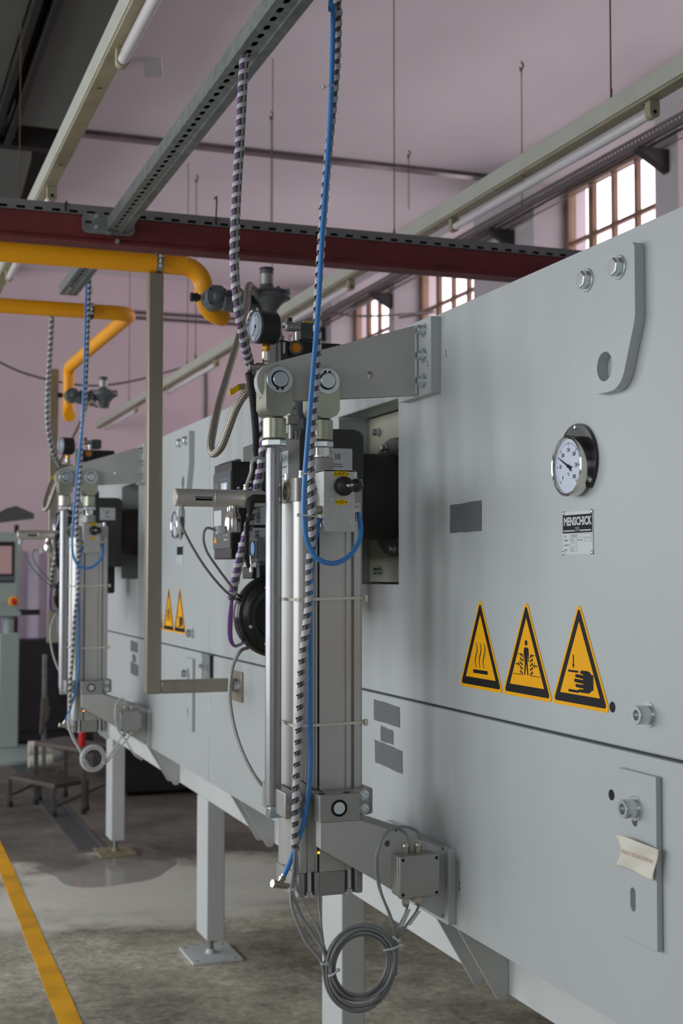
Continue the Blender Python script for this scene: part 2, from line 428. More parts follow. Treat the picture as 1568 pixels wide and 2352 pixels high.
def S(name, mb, m, label, cat, group=None, **k):
    o = O(name, mb, m, None, **k); o['label'] = label; o['category'] = cat
    if group: o['group'] = group
    return o
def ST(name, mb, m, **k):
    o = O(name, mb, m, None, **k); o['kind'] = 'structure'; return o
def TX(name, s, size, fr, a, b, n, m, parent, sx=1., align='CENTER', ext=.00012, bold=0.):
    cu = bpy.data.curves.new(name, 'FONT'); cu.body = s; cu.size = size; cu.align_x = align; cu.align_y = 'CENTER'; cu.extrude = ext; cu.resolution_u = 3; cu.offset = bold
    tmp = bpy.data.objects.new(name, cu); COL.objects.link(tmp)
    bpy.context.view_layer.update()
    me = bpy.data.meshes.new_from_object(tmp.evaluated_get(bpy.context.evaluated_depsgraph_get()))
    bpy.data.objects.remove(tmp); bpy.data.curves.remove(cu)
    org = root_of(parent).location
    for v in me.vertices: v.co = fr(a + v.co.x * sx, b + v.co.y, n + v.co.z) - org
    me.materials.clear(); me.materials.append(M[m])
    o = bpy.data.objects.new(name, me); COL.objects.link(o); o.parent = parent
    return o
def copy_tree(o, d, label=None, parent=None):
    c = o.copy(); COL.objects.link(c)
    if parent: c.parent = parent
    else:
        c.location = o.location + V(d)
        if label: c['label'] = label
    for ch in list(o.children): copy_tree(ch, d, None, c)
    return c
def socket_bolt(parent, p, ax, r, h, washer=True, name='bolt', m='steel', wr=1.5):
    """hexagon socket cap screw; p on the surface, ax outward"""
    p = V(p); ax = V(ax).normalized(); mb = MB()
    if washer: mb.lathe(p, ax, [(0, r * wr), (.0025, r * wr), (.0025, r * .6)], 24)
    q = p + ax * .002
    mb.lathe(q, ax, [(0, r * .98), (h * .9, r), (h, r * .92), (h, r * .56), (h * .5, r * .52), (h * .45, .0001)], 20)
    return O(name, mb, m, parent)
def hex_bolt(parent, p, ax, r, h, name='bolt', m='steel', ph=.3):
    p = V(p); ax = V(ax).normalized(); mb = MB()
    mb.lathe(p, ax, [(0, r * 1.28), (.003, r * 1.28), (.003, r * .6)], 28)
    mb.lathe(p + ax * .003, ax, [(0, r), (h * .85, r), (h, r * .86)], 6, ph)
    return O(name, mb, m, parent, bev=.0008)

# ================================================================== the room
ZF = -.06; CEIL = 4.68; XW = 4.76; XG = 5.04; YB = 14.0
FLOOR = ST('floor', MB().box(-5.2, 5.3, -3.2, YB + .2, ZF - .15, ZF), 'floor')
for v_ in FLOOR.data.vertices: v_.co += FLOOR.location
FLOOR.location = (0, 0, 0)
ST('ceiling', MB().box(-5.2, 5.3, -3.2, YB + .2, CEIL, CEIL + .2), 'ceil')
ST('wall_back', MB().box(-5.2, 5.3, YB, YB + .2, ZF, CEIL), 'wall')
ST('wall_front', MB().box(-5.2, 5.3, -3.2, -3.0, ZF, CEIL), 'wallfront')
ST('wall_left', MB().box(-5.2, -5.0, -3.0, YB, ZF, CEIL), 'wallpier')
# right wall with deep window openings
wins = [(5.36, 7.065), (7.325, 8.96), (10.01, 11.75), (11.89, 13.55)]
fw_ = FX(XW, 0, 0); ZT, ZS = 4.50, 2.1
loops = [rect(-YB, 3.0, ZF, CEIL)] + [rect(-y1, -y0, ZS, ZT) for y0, y1 in wins]
ST('wall_right', MB().prism(fw_, loops, -.45, 0), 'wallpier')
def window(i, y0, y1):
    fr = FX(XG, 0, 0); name = 'window_%d' % (i + 1)
    a0, a1 = -y1, -y0; n = 5; rows = 6; g = .028
    mb = MB().prism(fr, [rect(a0, a1, ZS, ZT), rect(a0 + .06, a1 - .06, ZS + .05, ZT - .07)], -.05, .02)
    o = ST(name, mb, 'window', bev=.004)
    cw = (a1 - a0 - .12) / n; ch = (ZT - ZS - .12) / rows; b0 = ZS + .05
    for k in range(1, n):
        wd = .032 if k != 1 else .06
        O('mullion', MB().prism(fr, [rect(a0 + .06 + k * cw - wd / 2, a0 + .06 + k * cw + wd / 2, b0, ZT - .07)], -.035, .006), 'window', o, bev=.003)
    for k in range(1, rows):
        O('glazing_bar', MB().prism(fr, [rect(a0 + .06, a1 - .06, b0 + k * ch - .014, b0 + k * ch + .014)], -.033, .003), 'window', o, bev=.003)
    for c in range(n):
        for r in range(rows):
            O('pane', MB().prism(fr, [rect(a0 + .06 + c * cw + .012, a0 + .06 + (c + 1) * cw - .012, b0 + r * ch + .01, b0 + (r + 1) * ch - .01)], -.02, -.016), 'pane', o)
for i, (y0, y1) in enumerate(wins): window(i, y0, y1)
# strip across the ceiling
mb = MB().box(1.36, XW - .001, 9.40, 9.50, CEIL - .03, CEIL)
ST('trim_1', mb, mat('bright_ceiling_strip', rgb(112, 104, 106), .3, .75, var=.3, vscale=3, streak=(1.2, .1, .1)), bev=.004)
# painted line on the floor
mb = MB().add([P(-12, 1975, Z=ZF + .003), P(0, 2002, Z=ZF + .003), P(140, 2352, Z=ZF + .003), P(150, 2385, Z=ZF + .003), P(204, 2385, Z=ZF + .003), P(187, 2352, Z=ZF + .003), P(0, 1930, Z=ZF + .003), P(-12, 1905, Z=ZF + .003)], [(0, 1, 6, 7), (1, 2, 5, 6), (2, 3, 4, 5)])
a, b = mb.v[3], mb.v[4]; c, d = mb.v[0], mb.v[7]
mb2 = MB()
L0, L1 = a + (a - mb.v[1]) * .6, mb.v[1] + (mb.v[1] - a) * 1.6
R0, R1 = b + (b - mb.v[6]) * .6, mb.v[6] + (mb.v[6] - b) * 1.6
N = 24; vs = []
for k in range(N + 1):
    t = k / N; p = L0.lerp(L1, t); q = R0.lerp(R1, t); j = random.uniform(-.004, .004)
    vs += [(p.x + j, p.y, ZF + .0005), (q.x - j, q.y, ZF + .0005), (p.x + j, p.y, ZF + .0025), (q.x - j, q.y, ZF + .0025)]
fs = []
for k in range(N):
    i = k * 4; fs += [(i + 2, i + 3, i + 7, i + 6), (i, i + 2, i + 6, i + 4), (i + 3, i + 1, i + 5, i + 7)]
O('floor_marking', MB().add(vs, fs), 'line', FLOOR, label='yellow painted line on the concrete floor')

# ================================================================== the big machine (two oven modules)
X0 = 1.28; DY = 3.31; ZTOP, ZSEAM, ZBOT = 2.177, 1.262, .773
def module(k):
    d = k * DY; y0, y1 = 1.746 + d, 5.053 + d
    t = T('oven_module', ['light grey oven module in the foreground, beside the nearer pair of cylinders', 'light grey oven module at the far end, behind the upright steel pipe post'][k], 'machine', (2.2, 3.4 + d, 0), 'oven modules')
    f = FX(X0, 0, 0)
    O('upper_panel', MB().prism(f, [rect(-y1, -y0, ZSEAM, ZTOP), rect(-3.585 - d, -3.137 - d, 1.541, 2.010)], -.17, 0), 'paint', t, bev=.004)
    O('lower_panel', MB().prism(f, [rect(-y1, -y0, ZBOT, 1.2572)], -.17, 0), 'paint', t, bev=.008, seg=3)
    O('body', MB().box(X0 + .175, 3.3, y0, y1, .70, ZTOP - .004), 'paint', t, bev=.004)
    O('recess_sheet', MB().box(1.372, 1.38, 3.14 + d, 3.582 + d, 1.545, 2.006), 'olive', t)
    O('frame_beam', MB().box(1.41, 1.49, y0, y1, .613, .7725), 'white', t, bev=.004)
    for ly in ([3.917] if k == 0 else [5.582, 7.824]):
        g = O('leg', MB().box(1.41, 1.487, ly, ly + .184, .028, .612), 'white', t, bev=.004)
        c = (1.452, ly + .10)
        O('stud', MB().cyl((*c, ZF + .012), (*c, .0285), .0125, 16), 'galv', g)
        nx = (1.345, 1.560, ly - .03, ly + .235)
        O('foot_plate', MB().box(*nx, ZF + .0005, ZF + .012).cyl((*c, ZF + .012), (*c, ZF + .03), .024, 16, .015), 'white' if ly < 7.5 else 'brownplate', g, bev=.002)
        for ax in (0, 1):
            for ay in (0, 1):
                O('anchor_hole', MB().cyl((nx[ax] + (.025, -.025)[ax], nx[2 + ay] + (.025, -.025)[ay], ZF + .0115), (nx[ax] + (.025, -.025)[ax], nx[2 + ay] + (.025, -.025)[ay], ZF + .0126), .006, 12), 'dark', g)
    for gy in ([2.795, 4.62] if k == 0 else [2.795 + DY, 4.62 + DY]):
        for e in (0, .125):
            out = [(1.284, .7715), (1.382, .606), (1.388, .602), (1.402, .602), (1.4095, .608), (1.4095, .7715)]
            O('gusset', MB().prism(FY(0, gy + e, 0), [out], -.008, 0), 'paint2', t, bev=.001)
        O('weld_bead', MB().cyl((1.30, gy + .009, .770), (1.345, gy + .009, .770), .007, 10), 'white', t)
    # marks written by hand beside the bracket plates
    if k == 0:
        for y, z in ((2.123, 1.330), (2.129, 1.173)): O('bolt_hole', MB().lathe((X0, y, z), (-1, 0, 0), [(0, .0098), (.0004, .0098), (.0004, .0088), (.0002, .0088), (.0002, .0001)], 20), 'dark', t)  # dark discs on the panel, shade of open holes put into colour
        TX('pen_mark', '2', .022, f, -2.842, 2.078, .0003, 'ink', t, sx=.55)
        TX('pen_mark', '2', .026, f, -2.778, .872, .0003, 'ink', t, sx=.55)
    return t
mods = [module(0), module(1)]
fP = FX(X0, 0, 0)

def lug(k):
    d = k * DY
    t = T('lifting_plate', ['grey lifting plate with a round eye on the near oven panel', 'grey lifting plate with a round eye on the far oven panel'][k], 'lifting eye', (X0, 2.1 + d, 2.0), 'lifting plates')
    f = FX(X0, 0, 0)
    y_r, y_l = 2.003 + d, 2.205 + d
    out = rpoly([(-y_l, 2.144), (-y_l, 2.01), (-2.16 - d, 1.893), (-2.052 - d, 1.893), (-y_r, 2.01), (-y_r, 2.144)], [.012, .06, .05, .05, .06, .012], 8)
    O('plate', MB().prism(f, [out, circ(-2.105 - d, 1.940, .0265, 28)], .0005, .021), 'paint', t, bev=.0018)
    for y in (2.163, 2.052): hex_bolt(t, (X0 - .021, y + d, 2.108), (-1, 0, 0), .0168, .013)
for k in (0, 1): lug(k)

def strip(k):
    d = k * DY
    t = T('mounting_strip', ['upright grey slotted strip bolted on near lower panel, holding paper note', 'upright grey slotted strip bolted on the far lower oven panel'][k], 'bracket', (X0, 2.03 + d, 1.08), 'mounting strips')
    f = FX(X0, 0, 0)
    O('plate', MB().prism(f, [rect(-2.088 - d, -1.968 - d, .938, 1.228), slot(-2.043 - d, 1.008, .016, .04), slot(-2.035 - d, 1.156, .017, .044)], .0005, .012), 'paint', t, bev=.0015)
    socket_bolt(t, (X0 - .012, 2.032 + d, 1.166), (-1, 0, 0), .0165, .024, wr=1.3)
for k in (0, 1): strip(k)
for k in (0, 1):
    t = T('cap_screw', ['large socket head screw right of the hand warning sign', 'socket head screw beside the distant hand warning sign'][k], 'bolt', (X0, 2.005 + k * DY, 1.328), 'cap screws on the panels')
    socket_bolt(t, (X0, 2.005 + k * DY, 1.328), (-1, 0, 0), .0165, .024, name='screw', wr=1.3)

# dial thermometer
def dial(k):
    d = k * DY; y = 2.234 + d; z = 1.780
    t = T('dial_thermometer', ['round dial thermometer with black flange on near oven panel', 'round dial thermometer on far oven panel, above its small nameplate'][k], 'gauge', (X0, y, z), 'dial thermometers')
    f = FX(X0, y, z); bo = -.0095; R = .071
    out = []
    for i in range(41):
        th = math.radians(-48) + (2 * PI - math.radians(84)) * i / 40; out.append((R * math.cos(th), R * math.sin(th)))
    out = rpoly([(a, b) for a, b in out], 0)
    O('flange', MB().prism(f, [out], .0005, .007), 'gloss', t, bev=.002)
    O('bezel', MB().lathe(f(0, bo), (-1, 0, 0), [(.006, .056), (.020, .0572), (.028, .0572), (.030, .0545), (.0285, .052), (.0225, .0505)], 48), 'chrome', t)
    O('dial_face', MB().lathe(f(0, bo), (-1, 0, 0), [(.0105, .0505), (.0232, .0505)], 48), 'dial', t)
    tk = MB()
    for v in range(0, 301, 5):
        th = math.radians(225 - v * .9); r0 = .042 if v % 50 else .038
        ca, sa = math.cos(th), math.sin(th); w2 = .0003 if v % 50 else .0007
        tk.prism(f, [[(r0 * ca - w2 * sa, bo + r0 * sa + w2 * ca), (r0 * ca + w2 * sa, bo + r0 * sa - w2 * ca), (.0445 * ca + w2 * sa, bo + .0445 * sa - w2 * ca), (.0445 * ca - w2 * sa, bo + .0445 * sa + w2 * ca)]], .0233, .0235)
    O('scale', tk, 'ink', t)
    for v in range(0, 301, 50):
        th = math.radians(225 - v * .9); TX('numeral', str(v), .011, f, .030 * math.cos(th), bo + .030 * math.sin(th), .0235, 'ink', t, sx=.75)
    TX('numeral', '°C', .009, f, 0, bo - .016, .0235, 'ink', t, sx=.8)
    th = math.radians(225 - 79 * .9); c, s_ = math.cos(th), math.sin(th)
    def R2(p): return (p[0] * c - p[1] * s_, bo + p[0] * s_ + p[1] * c)
    O('needle', MB().prism(f, [[R2(p) for p in ((-.004, -.003), (.004, -.0016), (.043, -.0003), (.043, .0003), (.004, .0016), (-.004, .003), (-.016, .005), (-.012, 0), (-.016, -.005))]], .0245, .0252).lathe(f(0, bo), (-1, 0, 0), [(.0233, .003), (.026, .003)], 16), 'ink', t)
    O('glass', MB().lathe(f(0, bo), (-1, 0, 0), [(.027, .0525), (.0276, .0525)], 40), 'lens', t)
    for a, b in ((.0, .0645), (.052, -.038), (-.052, -.038)):
        O('screw', MB().lathe(f(a, b), (-1, 0, 0), [(.006, .0055), (.008, .0052), (.0105, .0035), (.011, .0005)], 14), 'steel', t)
for k in (0, 1): dial(k)

# name plate
def plate(k):
    d = k * DY
    t = T('nameplate', ['metal nameplate with black header under the near dial thermometer', 'small metal nameplate under the far dial thermometer'][k], 'nameplate', (X0, 2.24 + d, 1.645), 'nameplates')
    f = FX(X0, 2.2405 + d, 1.6455)
    W, Hh = .0575, .0395
    W = .0565; H2 = .040
    hw, hh = .0572, .0395
    hw = .0565
    O('sheet', MB().prism(f, [rect(-.056, .056, -.041, .041)], .0004, .0014), 'platealu', t)
    O('header', MB().prism(f, [rect(-.0555, .0545, .0, .0345)], .0014, .0016), 'ink', t)
    if k == 0:
        TX('lettering', 'MENSCHICK', .0215, f, 0, .0215, .00165, 'sticker', t, sx=.86, bold=.0008)
        O('emblem', MB().prism(f, [rect(-.008, .007, .003, .0115)], .0016, .00172), 'inkgrey', t)
        lt = MB()
        for i in range(22):
            if 9 <= i <= 11: continue
            a = -.052 + i * .0047; lt.prism(f, [rect(a, a + .0036, .0030, .0058)], .0016, .00172)
        O('small_print', lt, 'sticker', t)
        for s_, b in (('Typ', -.0055), ('Baujahr', -.0135), ('Gerät-Nr.', -.0225), ('Spann.', -.0315)): TX('lettering', s_, .0048, f, -.0505, b, .0015, 'inkgrey', t, align='LEFT', sx=1.)
        TX('lettering', 'Ex-Schutz', .0044, f, .0005, -.0135, .0015, 'inkgrey', t, align='LEFT', sx=1.1)
        bx = MB()
        for a0, a1, b in ((-.028, .052, -.0055), (-.028, -.001, -.0135), (.026, .052, -.0135), (-.028, -.001, -.0225), (-.028, -.001, -.0315)):
            bx.prism(f, [rect(a0, a1, b - .0033, b + .0033), rect(a0 + .0006, a1 - .0006, b - .0028, b + .0028)], .0014, .0016)
        O('entry_box', bx, 'inkgrey', t)
        for s_, a, b in (('0108.2-78', -.012, -.0055), ('98.1', -.018, -.0135), ('1', .036, -.0135), ('2', -.013, -.0225), ('N: 57', -.018, -.0315)): TX('stamped_entry', s_, .0046, f, a, b, .0015, 'inkgrey', t, sx=1.)
    for a in (-.053, .053):
        for b in (-.0375, .0385): O('rivet', MB().lathe(f(a, b), (-1, 0, 0), [(.0012, .0042), (.0028, .0038), (.0042, .002), (.0046, .0003)], 12), 'chrome', t)
for k in (0, 1): plate(k)

# warning signs
def tri(w_, h, r, b0=0.): return rpoly([(-w_ / 2, b0), (w_ / 2, b0), (0, b0 + h)], r, 6)
def bar(p, q, w_):
    p = V((*p, 0)); q = V((*q, 0)); n = (q - p).normalized(); n = V((-n.y, n.x, 0)) * (w_ / 2)
    return [((p - n).x, (p - n).y), ((q - n).x, (q - n).y), ((q + n).x, (q + n).y), ((p + n).x, (p + n).y)]
def arrow(p, q, w_, hd):
    p = V((*p, 0)); q = V((*q, 0)); u = (q - p).normalized(); n = V((-u.y, u.x, 0)); s_ = q - u * hd
    P_ = [p - n * w_ / 2, s_ - n * w_ / 2, s_ - n * hd * .55, q, s_ + n * hd * .55, s_ + n * w_ / 2, p + n * w_ / 2]
    return [(a.x, a.y) for a in P_]
def pict(kind):
    L = []
    if kind == 'heat':
        for a in (-.023, -.001, .021):
            l1 = []; l2 = []
            for i in range(17):
                t = i / 16; b = .040 + .062 * t; x = a + .0055 * math.sin(t * 2 * PI - PI) ; w_ = .0022 * (1.15 - abs(t - .5))
                l1.append((x - w_, b)); l2.append((x + w_, b))
            L.append(l1 + l2[::-1])
        L.append(rect(-.040, .040, .0305, .0385)); L[-1] = rect(-.041, .041, .026, .035)
    elif kind == 'crush':
        L.append(circ(-.001, .1045, .0066, 16))
        L.append([(-.012, .090), (-.009, .094), (.008, .094), (.011, .090), (.0135, .062), (.0105, .0605), (.008, .08), (.006, .060), (.0095, .031), (.0045, .031), (-.001, .058), (-.0065, .031), (-.0115, .031), (-.008, .060), (-.010, .08), (-.0125, .0605), (-.0155, .062)])
        for s_ in (-1, 1):
            L.append(bar((s_ * .017, .0775), (s_ * .045, .0775), .0015)); L.append(bar((s_ * .017, .0305), (s_ * .066, .0305), .0015))
            x0, x1 = s_ * .018, s_ * .030
            for i in range(5):
                b = .031 + i * .0098; L.append([(x0, b), (x1, b + .006), (x1, b + .0105), (x0, b + .0045)] if s_ > 0 else [(x0, b), (x1, b + .006), (x1, b + .0105), (x0, b + .0045)])
            L.append(bar((s_ * .0305, .031), (s_ * .0305, .077), .001))
            L.append(bar((s_ * .052, .054), (s_ * .036, .054), .003)); L.append(bar((s_ * .034, .0535), (s_ * .040, .0605), .002)); L.append(bar((s_ * .034, .0545), (s_ * .040, .0475), .002))
    else:
        L.append(arrow((-.025, .090), (-.025, .060), .0045, .0095))
        L.append(bar((-.048, .0545), (-.004, .0545), .0045)); L.append(bar((-.048, .012), (-.004, .012), .0045)) if 0 else L.append(bar((-.047, .0125), (-.004, .0125), .0055))
        hand = [(.004, .0565), (.004, .051), (.016, .0505), (.016, .0485), (-.015, .0495), (-.018, .046), (-.016, .0425), (.016, .0405), (.016, .0385), (-.019, .0395), (-.0225, .0355), (-.020, .032), (.016, .0305), (.016, .0285), (-.015, .0285), (-.017, .0245), (-.014, .0215), (.016, .0205), (.016, .0185), (-.004, .018), (-.006, .0145), (-.003, .0115), (.036, .0115), (.046, .0145), (.051, .019), (.058, .019), (.058, .0515), (.050, .0515), (.044, .0565), (.036, .0585), (.012, .0585)]
        L.append(hand)
    return L
def sign(kind, y, k, label):
    t = T('warning_sign', label, 'warning sign', (X0, y, 1.32), 'triangular warning signs')
    f = FX(X0, y, 1.318)
    O('backing', MB().prism(f, [tri(.218, .200, .0085)], .0003, .0011), 'yellow', t)
    O('border', MB().prism(f, [tri(.196, .182, .005, .0068), tri(.148, .138, 0, .0235)], .0011, .0013), 'ink', t)
    mb = MB()
    sc = {'heat': .88, 'crush': .88, 'hand': .88}[kind]
    for l in pict(kind): mb.prism(f, [[(a * sc, .0235 + (b - .010) * 1.0 * sc + (.004 if kind != 'heat' else -.004)) for a, b in l]], .0011, .00135)
    O('pictogram', mb, 'ink', t)
names = {'heat': 'hot surface triangle with three wavy lines', 'crush': 'crushing triangle with a standing figure', 'hand': 'hand crushing triangle with hand and arrow'}
for k in (0, 1):
    for kind, y in (('heat', 2.664), ('crush', 2.450), ('hand', 2.238)):
        sign(kind, y + k * DY, k, 'yellow ' + names[kind] + (', large on the near oven panel' if k == 0 else ', small on the far oven panel'))

# grey tape patches
def tape(name, poly, label, k=0):
    f = FX(X0, 0, 0); j = []
    m = len(poly)
    for i in range(m):
        (a, b), (c, d) = poly[i], poly[(i + 1) % m]
        for q in range(6):
            t = q / 6; jj = .0012 if q else 0
            j.append((-(a + (c - a) * t) + random.uniform(-jj, jj), b + (d - b) * t + random.uniform(-jj, jj)))
    S('tape_patch', MB().prism(f, [j], .0004, .0012), 'tape', label, 'tape', 'grey tape patches')
for k in (0, 1):
    d = k * DY; w_ = ['near oven', 'far oven'][k]
    tape('', [(2.820 + d, 1.725), (2.820 + d, 1.661), (2.656 + d, 1.661), (2.656 + d, 1.728)], 'grey tape rectangle alone on the %s upper panel' % w_)
    tape('', [(3.304 + d, 1.241), (3.304 + d, 1.188), (3.126 + d, 1.186), (3.128 + d, 1.236)], 'grey tape patch with torn top, uppermost of three on %s lower panel' % w_)
    tape('', [(3.256 + d, 1.178), (3.256 + d, 1.1385), (3.170 + d, 1.1385), (3.170 + d, 1.173)], 'small square grey tape patch between two others on %s lower panel' % w_)
    tape('', [(3.300 + d, 1.137), (3.294 + d, 1.078), (3.110 + d, 1.074), (3.112 + d, 1.130)], 'large grey tape patch, lowest of three on %s lower panel' % w_)

# paper note (bowed off the strip)
A, B, C, D = P(1413, 1918, X=1.252), P(1511, 1952, X=1.264), P(1500, 2023, X=1.262), P(1417, 1987, X=1.258)
def sheet_at(s_, t):
    p = A.lerp(B, s_).lerp(D.lerp(C, s_), t)
    p.x += -.006 * math.sin(PI * s_) * (1 - t) * .6 + .002 * math.sin(7 * s_ + 5 * t); p.z += .004 * math.sin(PI * s_) * (1 - t)
    p.y -= .012 * math.sin(PI * t) * max(0, 1 - s_ * 8); return p
rows = [[sheet_at(j / 24, i / 14) for j in range(25)] for i in range(15)]
note = T('paper_note', 'crumpled cream paper note with faded red stamp on slotted strip', 'note', tuple(A))
g = MB().grid(rows)
o = O('sheet', g, 'paper', note, sharp=180); sm = o.modifiers.new('thickness', 'SOLIDIFY'); sm.thickness = .0004
st = TX('stamp', '3NDEFOSGHGEWWE', .0165, Fr((0, 0, 0), (1, 0, 0), (0, 1, 0)), 0, 0, 0, 'inkred', note, sx=1., ext=0)
xs = [v.co.x for v in st.data.vertices]; x0_, x1_ = min(xs), max(xs); y0_ = -note.location.y
for v in st.data.vertices:
    s_ = .15 + .78 * (v.co.x - x0_) / (x1_ - x0_); t_ = .47 - (v.co.y - y0_) / .085
    v.co = sheet_at(s_, t_) + V((-.0007, 0, 0)) - note.location

# small angle clip across the module joint
t = T('clip_bracket', 'small grey angle clip with two screws across the oven joint', 'bracket', (X0, 5.05, 1.22))
O('plate', MB().box(1.262, 1.28, 4.985, 5.105, 1.2575, 1.2615).prism(FX(1.266, 0, 0), [rpoly([(-5.105, 1.155), (-4.985, 1.155), (-4.985, 1.2615), (-5.105, 1.2615)], [.015, .015, 0, 0])], -.002, .002), 'galv', t)
for y in (5.015, 5.09): socket_bolt(t, (1.264, y, 1.212), (-1, 0, 0), .008, .012)

# ================================================================== the lifting station in front of each burner opening
YC = 2.965                     # common axis plane of arm, tube and cylinder
NEAR = []                      # (thing, label of the far copy)
def N(o, far): NEAR.append((o, far)); return o

# upper bracket
t = N(T('upper_bracket', 'long grey upper bracket arm bolted high on the near oven panel', 'bracket', (X0, 2.95, 2.08), 'upper bracket arms'),
      'long grey upper bracket arm of the distant cylinder pair')
f = FY(0, YC - .0125, 0)
tip = (.903, 2.008); r = .0455
out = [(1.256, 1.994), (1.256, 2.163)]
for i in range(15): th = math.radians(98 + (262 - 98) * i / 14); out.append((tip[0] + r * math.cos(th), tip[1] + r * math.sin(th)))
O('arm_plate', MB().prism(f, [out, circ(1.134, 2.036, .0085, 20)], -.025, 0), 'paint2', t)
O('base_plate', MB().prism(FX(X0, 0, 0), [rpoly([(-3.075, 1.990), (-2.872, 1.990), (-2.872, 2.170), (-3.075, 2.170)], .004)], .0005, .0245), 'paint', t, bev=.0025)
O('weld', MB().prism(FY(0, YC - .0125, 0), [[(1.2555, 1.995), (1.2555, 2.162), (1.248, 2.162), (1.248, 1.995)]], -.002, .006), 'paint2', t, bev=.004)
for z in (2.143, 2.083, 2.022):
    for y in (2.912, 3.025): socket_bolt(t, (X0 - .0245, y, z), (-1, 0, 0), .0118, .018)
TX('pen_mark', '2', .020, FX(X0 - .0245, 0, 0), -2.893, 2.060, .0003, 'ink', t, sx=.5)

# lower bracket: two tapering cheeks on one wall plate
t = N(T('lower_bracket', 'grey lower bracket with two tapered cheeks carrying the near cylinder trunnion', 'bracket', (X0, 2.95, .87), 'lower brackets'),
      'grey lower bracket with tapered cheeks under the distant cylinder')
for y in (2.82, 3.10):
    O('cheek', MB().prism(FY(0, y, 0), [[(.967, .967), (1.256, .792), (1.256, .951), (1.056, 1.0235), (.967, 1.0235)], circ(1.124, .968, .0075, 18)], -.032, 0), 'paint2', t)
O('base_plate', MB().prism(FX(X0, 0, 0), [rpoly([(-3.18, .782), (-2.797, .782), (-2.797, .951), (-3.18, .951)], .006)], .0005, .019), 'paint', t, bev=.004)
O('weld', MB().prism(FX(X0 - .019, 0, 0), [rpoly([(-2.84, .80), (-2.818, .80), (-2.818, .945), (-2.84, .945)], .008)], 0, .006), 'paint', t, bev=.004)
TX('pen_mark', '2', .018, FX(X0 - .019, 0, 0), -2.808, .873, .0003, 'ink', t, sx=.5)

# clevis: fork head with pin, washers, circlip
def clevis(t, x, z, part='clevis', flip=False):
    y0 = YC - .040; zb = 1.925
    for (ya, yb) in ((y0, YC - .0135), (YC + .0135, YC + .040)):
        q = zb - z; out = [(-.032, q + .022), (-.026, q + .010), (-.012, q + .002), (.012, q + .002), (.026, q + .010), (.032, q + .022)]
        for i in range(19):
            th = math.radians(18 + 144 * i / 18); out.append((.0336 * math.cos(th), .0336 * math.sin(th)))
        O(part, MB().prism(FY(x, 0, z), [out], -yb, -ya), 'zinc', t, bev=.0012)
    O('clevis_body', MB().prism(FY(x, 0, zb), [[(-.0315, .023), (-.0255, .011), (-.0118, .003), (.0118, .003), (.0255, .011), (.0315, .023), (.0315, .046), (-.0315, .046)]], -(YC + .0134), -(YC - .0134)), 'zinc', t)
    pin = O('pin', MB().cyl((x, y0 - .012, z), (x, YC + .05, z), .0175, 28), 'steel', t, bev=.0012)
    O('washer', MB().ring((x, y0 - .004, z), (0, 1, 0), .004, .0305, .0185, 36), 'steel', t, bev=.0008)
    a0 = PI / 2 if flip else -PI / 2; cm = MB()
    fr = FY(x, y0 - .004, z); ro, ri = .0205, .0172; n = 30; vs = []
    o_ = []; i_ = []
    for i in range(n + 1):
        th = a0 + .30 + (2 * PI - .6) * i / n; o_.append((ro * math.cos(th), ro * math.sin(th))); i_.append((ri * math.cos(th), ri * math.sin(th)))
    cm.prism(fr, [o_ + i_[::-1]], 0, .0016)
    for s_ in (-.26, .26): cm.prism(fr, [circ(.0215 * math.cos(a0 + s_), .0215 * math.sin(a0 + s_), .0032, 10)], 0, .0016)
    O('circlip', cm, 'dark', pin)
    O('collar', MB().lathe((x, YC, 1.878), (0, 0, 1), [(0, .0262), (.0015, .0275), (.046, .0275), (.05, .022)], 32), 'zinc', t)
    O('lock_nut', MB().lathe((x, YC, 1.8605), (0, 0, 1), [(0, .0255), (.002, .0285), (.014, .0285), (.0165, .0255)], 6, .2), 'steel', t, bev=.0008)

# smooth round tube on the left
t = N(T('guide_tube', 'smooth round steel tube left of near square cylinder, hung from clevis', 'cylinder', (.902, YC, 1.04), 'round steel tubes'),
      'smooth round steel tube left of the distant square cylinder')
O('tube', MB().lathe((.902, YC, 1.042), (0, 0, 1), [(0, .0172), (.002, .0188), (.8, .0188), (.815, .0165)], 36), 'tubealu', t)
clevis(t, .903, 2.010)
O('mark', MB().box(.9, .9005, YC - .0195, YC - .0186, 1.82, 1.835), 'ink', t)
O('end_lug', MB().prism(FX(.902, YC, 0), [[(-.02, 1.015), (.012, 1.015), (.016, 1.03), (.016, 1.042), (-.02, 1.042)]], -.03, .012).cyl((.925, YC, 1.035), (.888, YC, 1.035), .006, 12), 'steel', t, bev=.001)

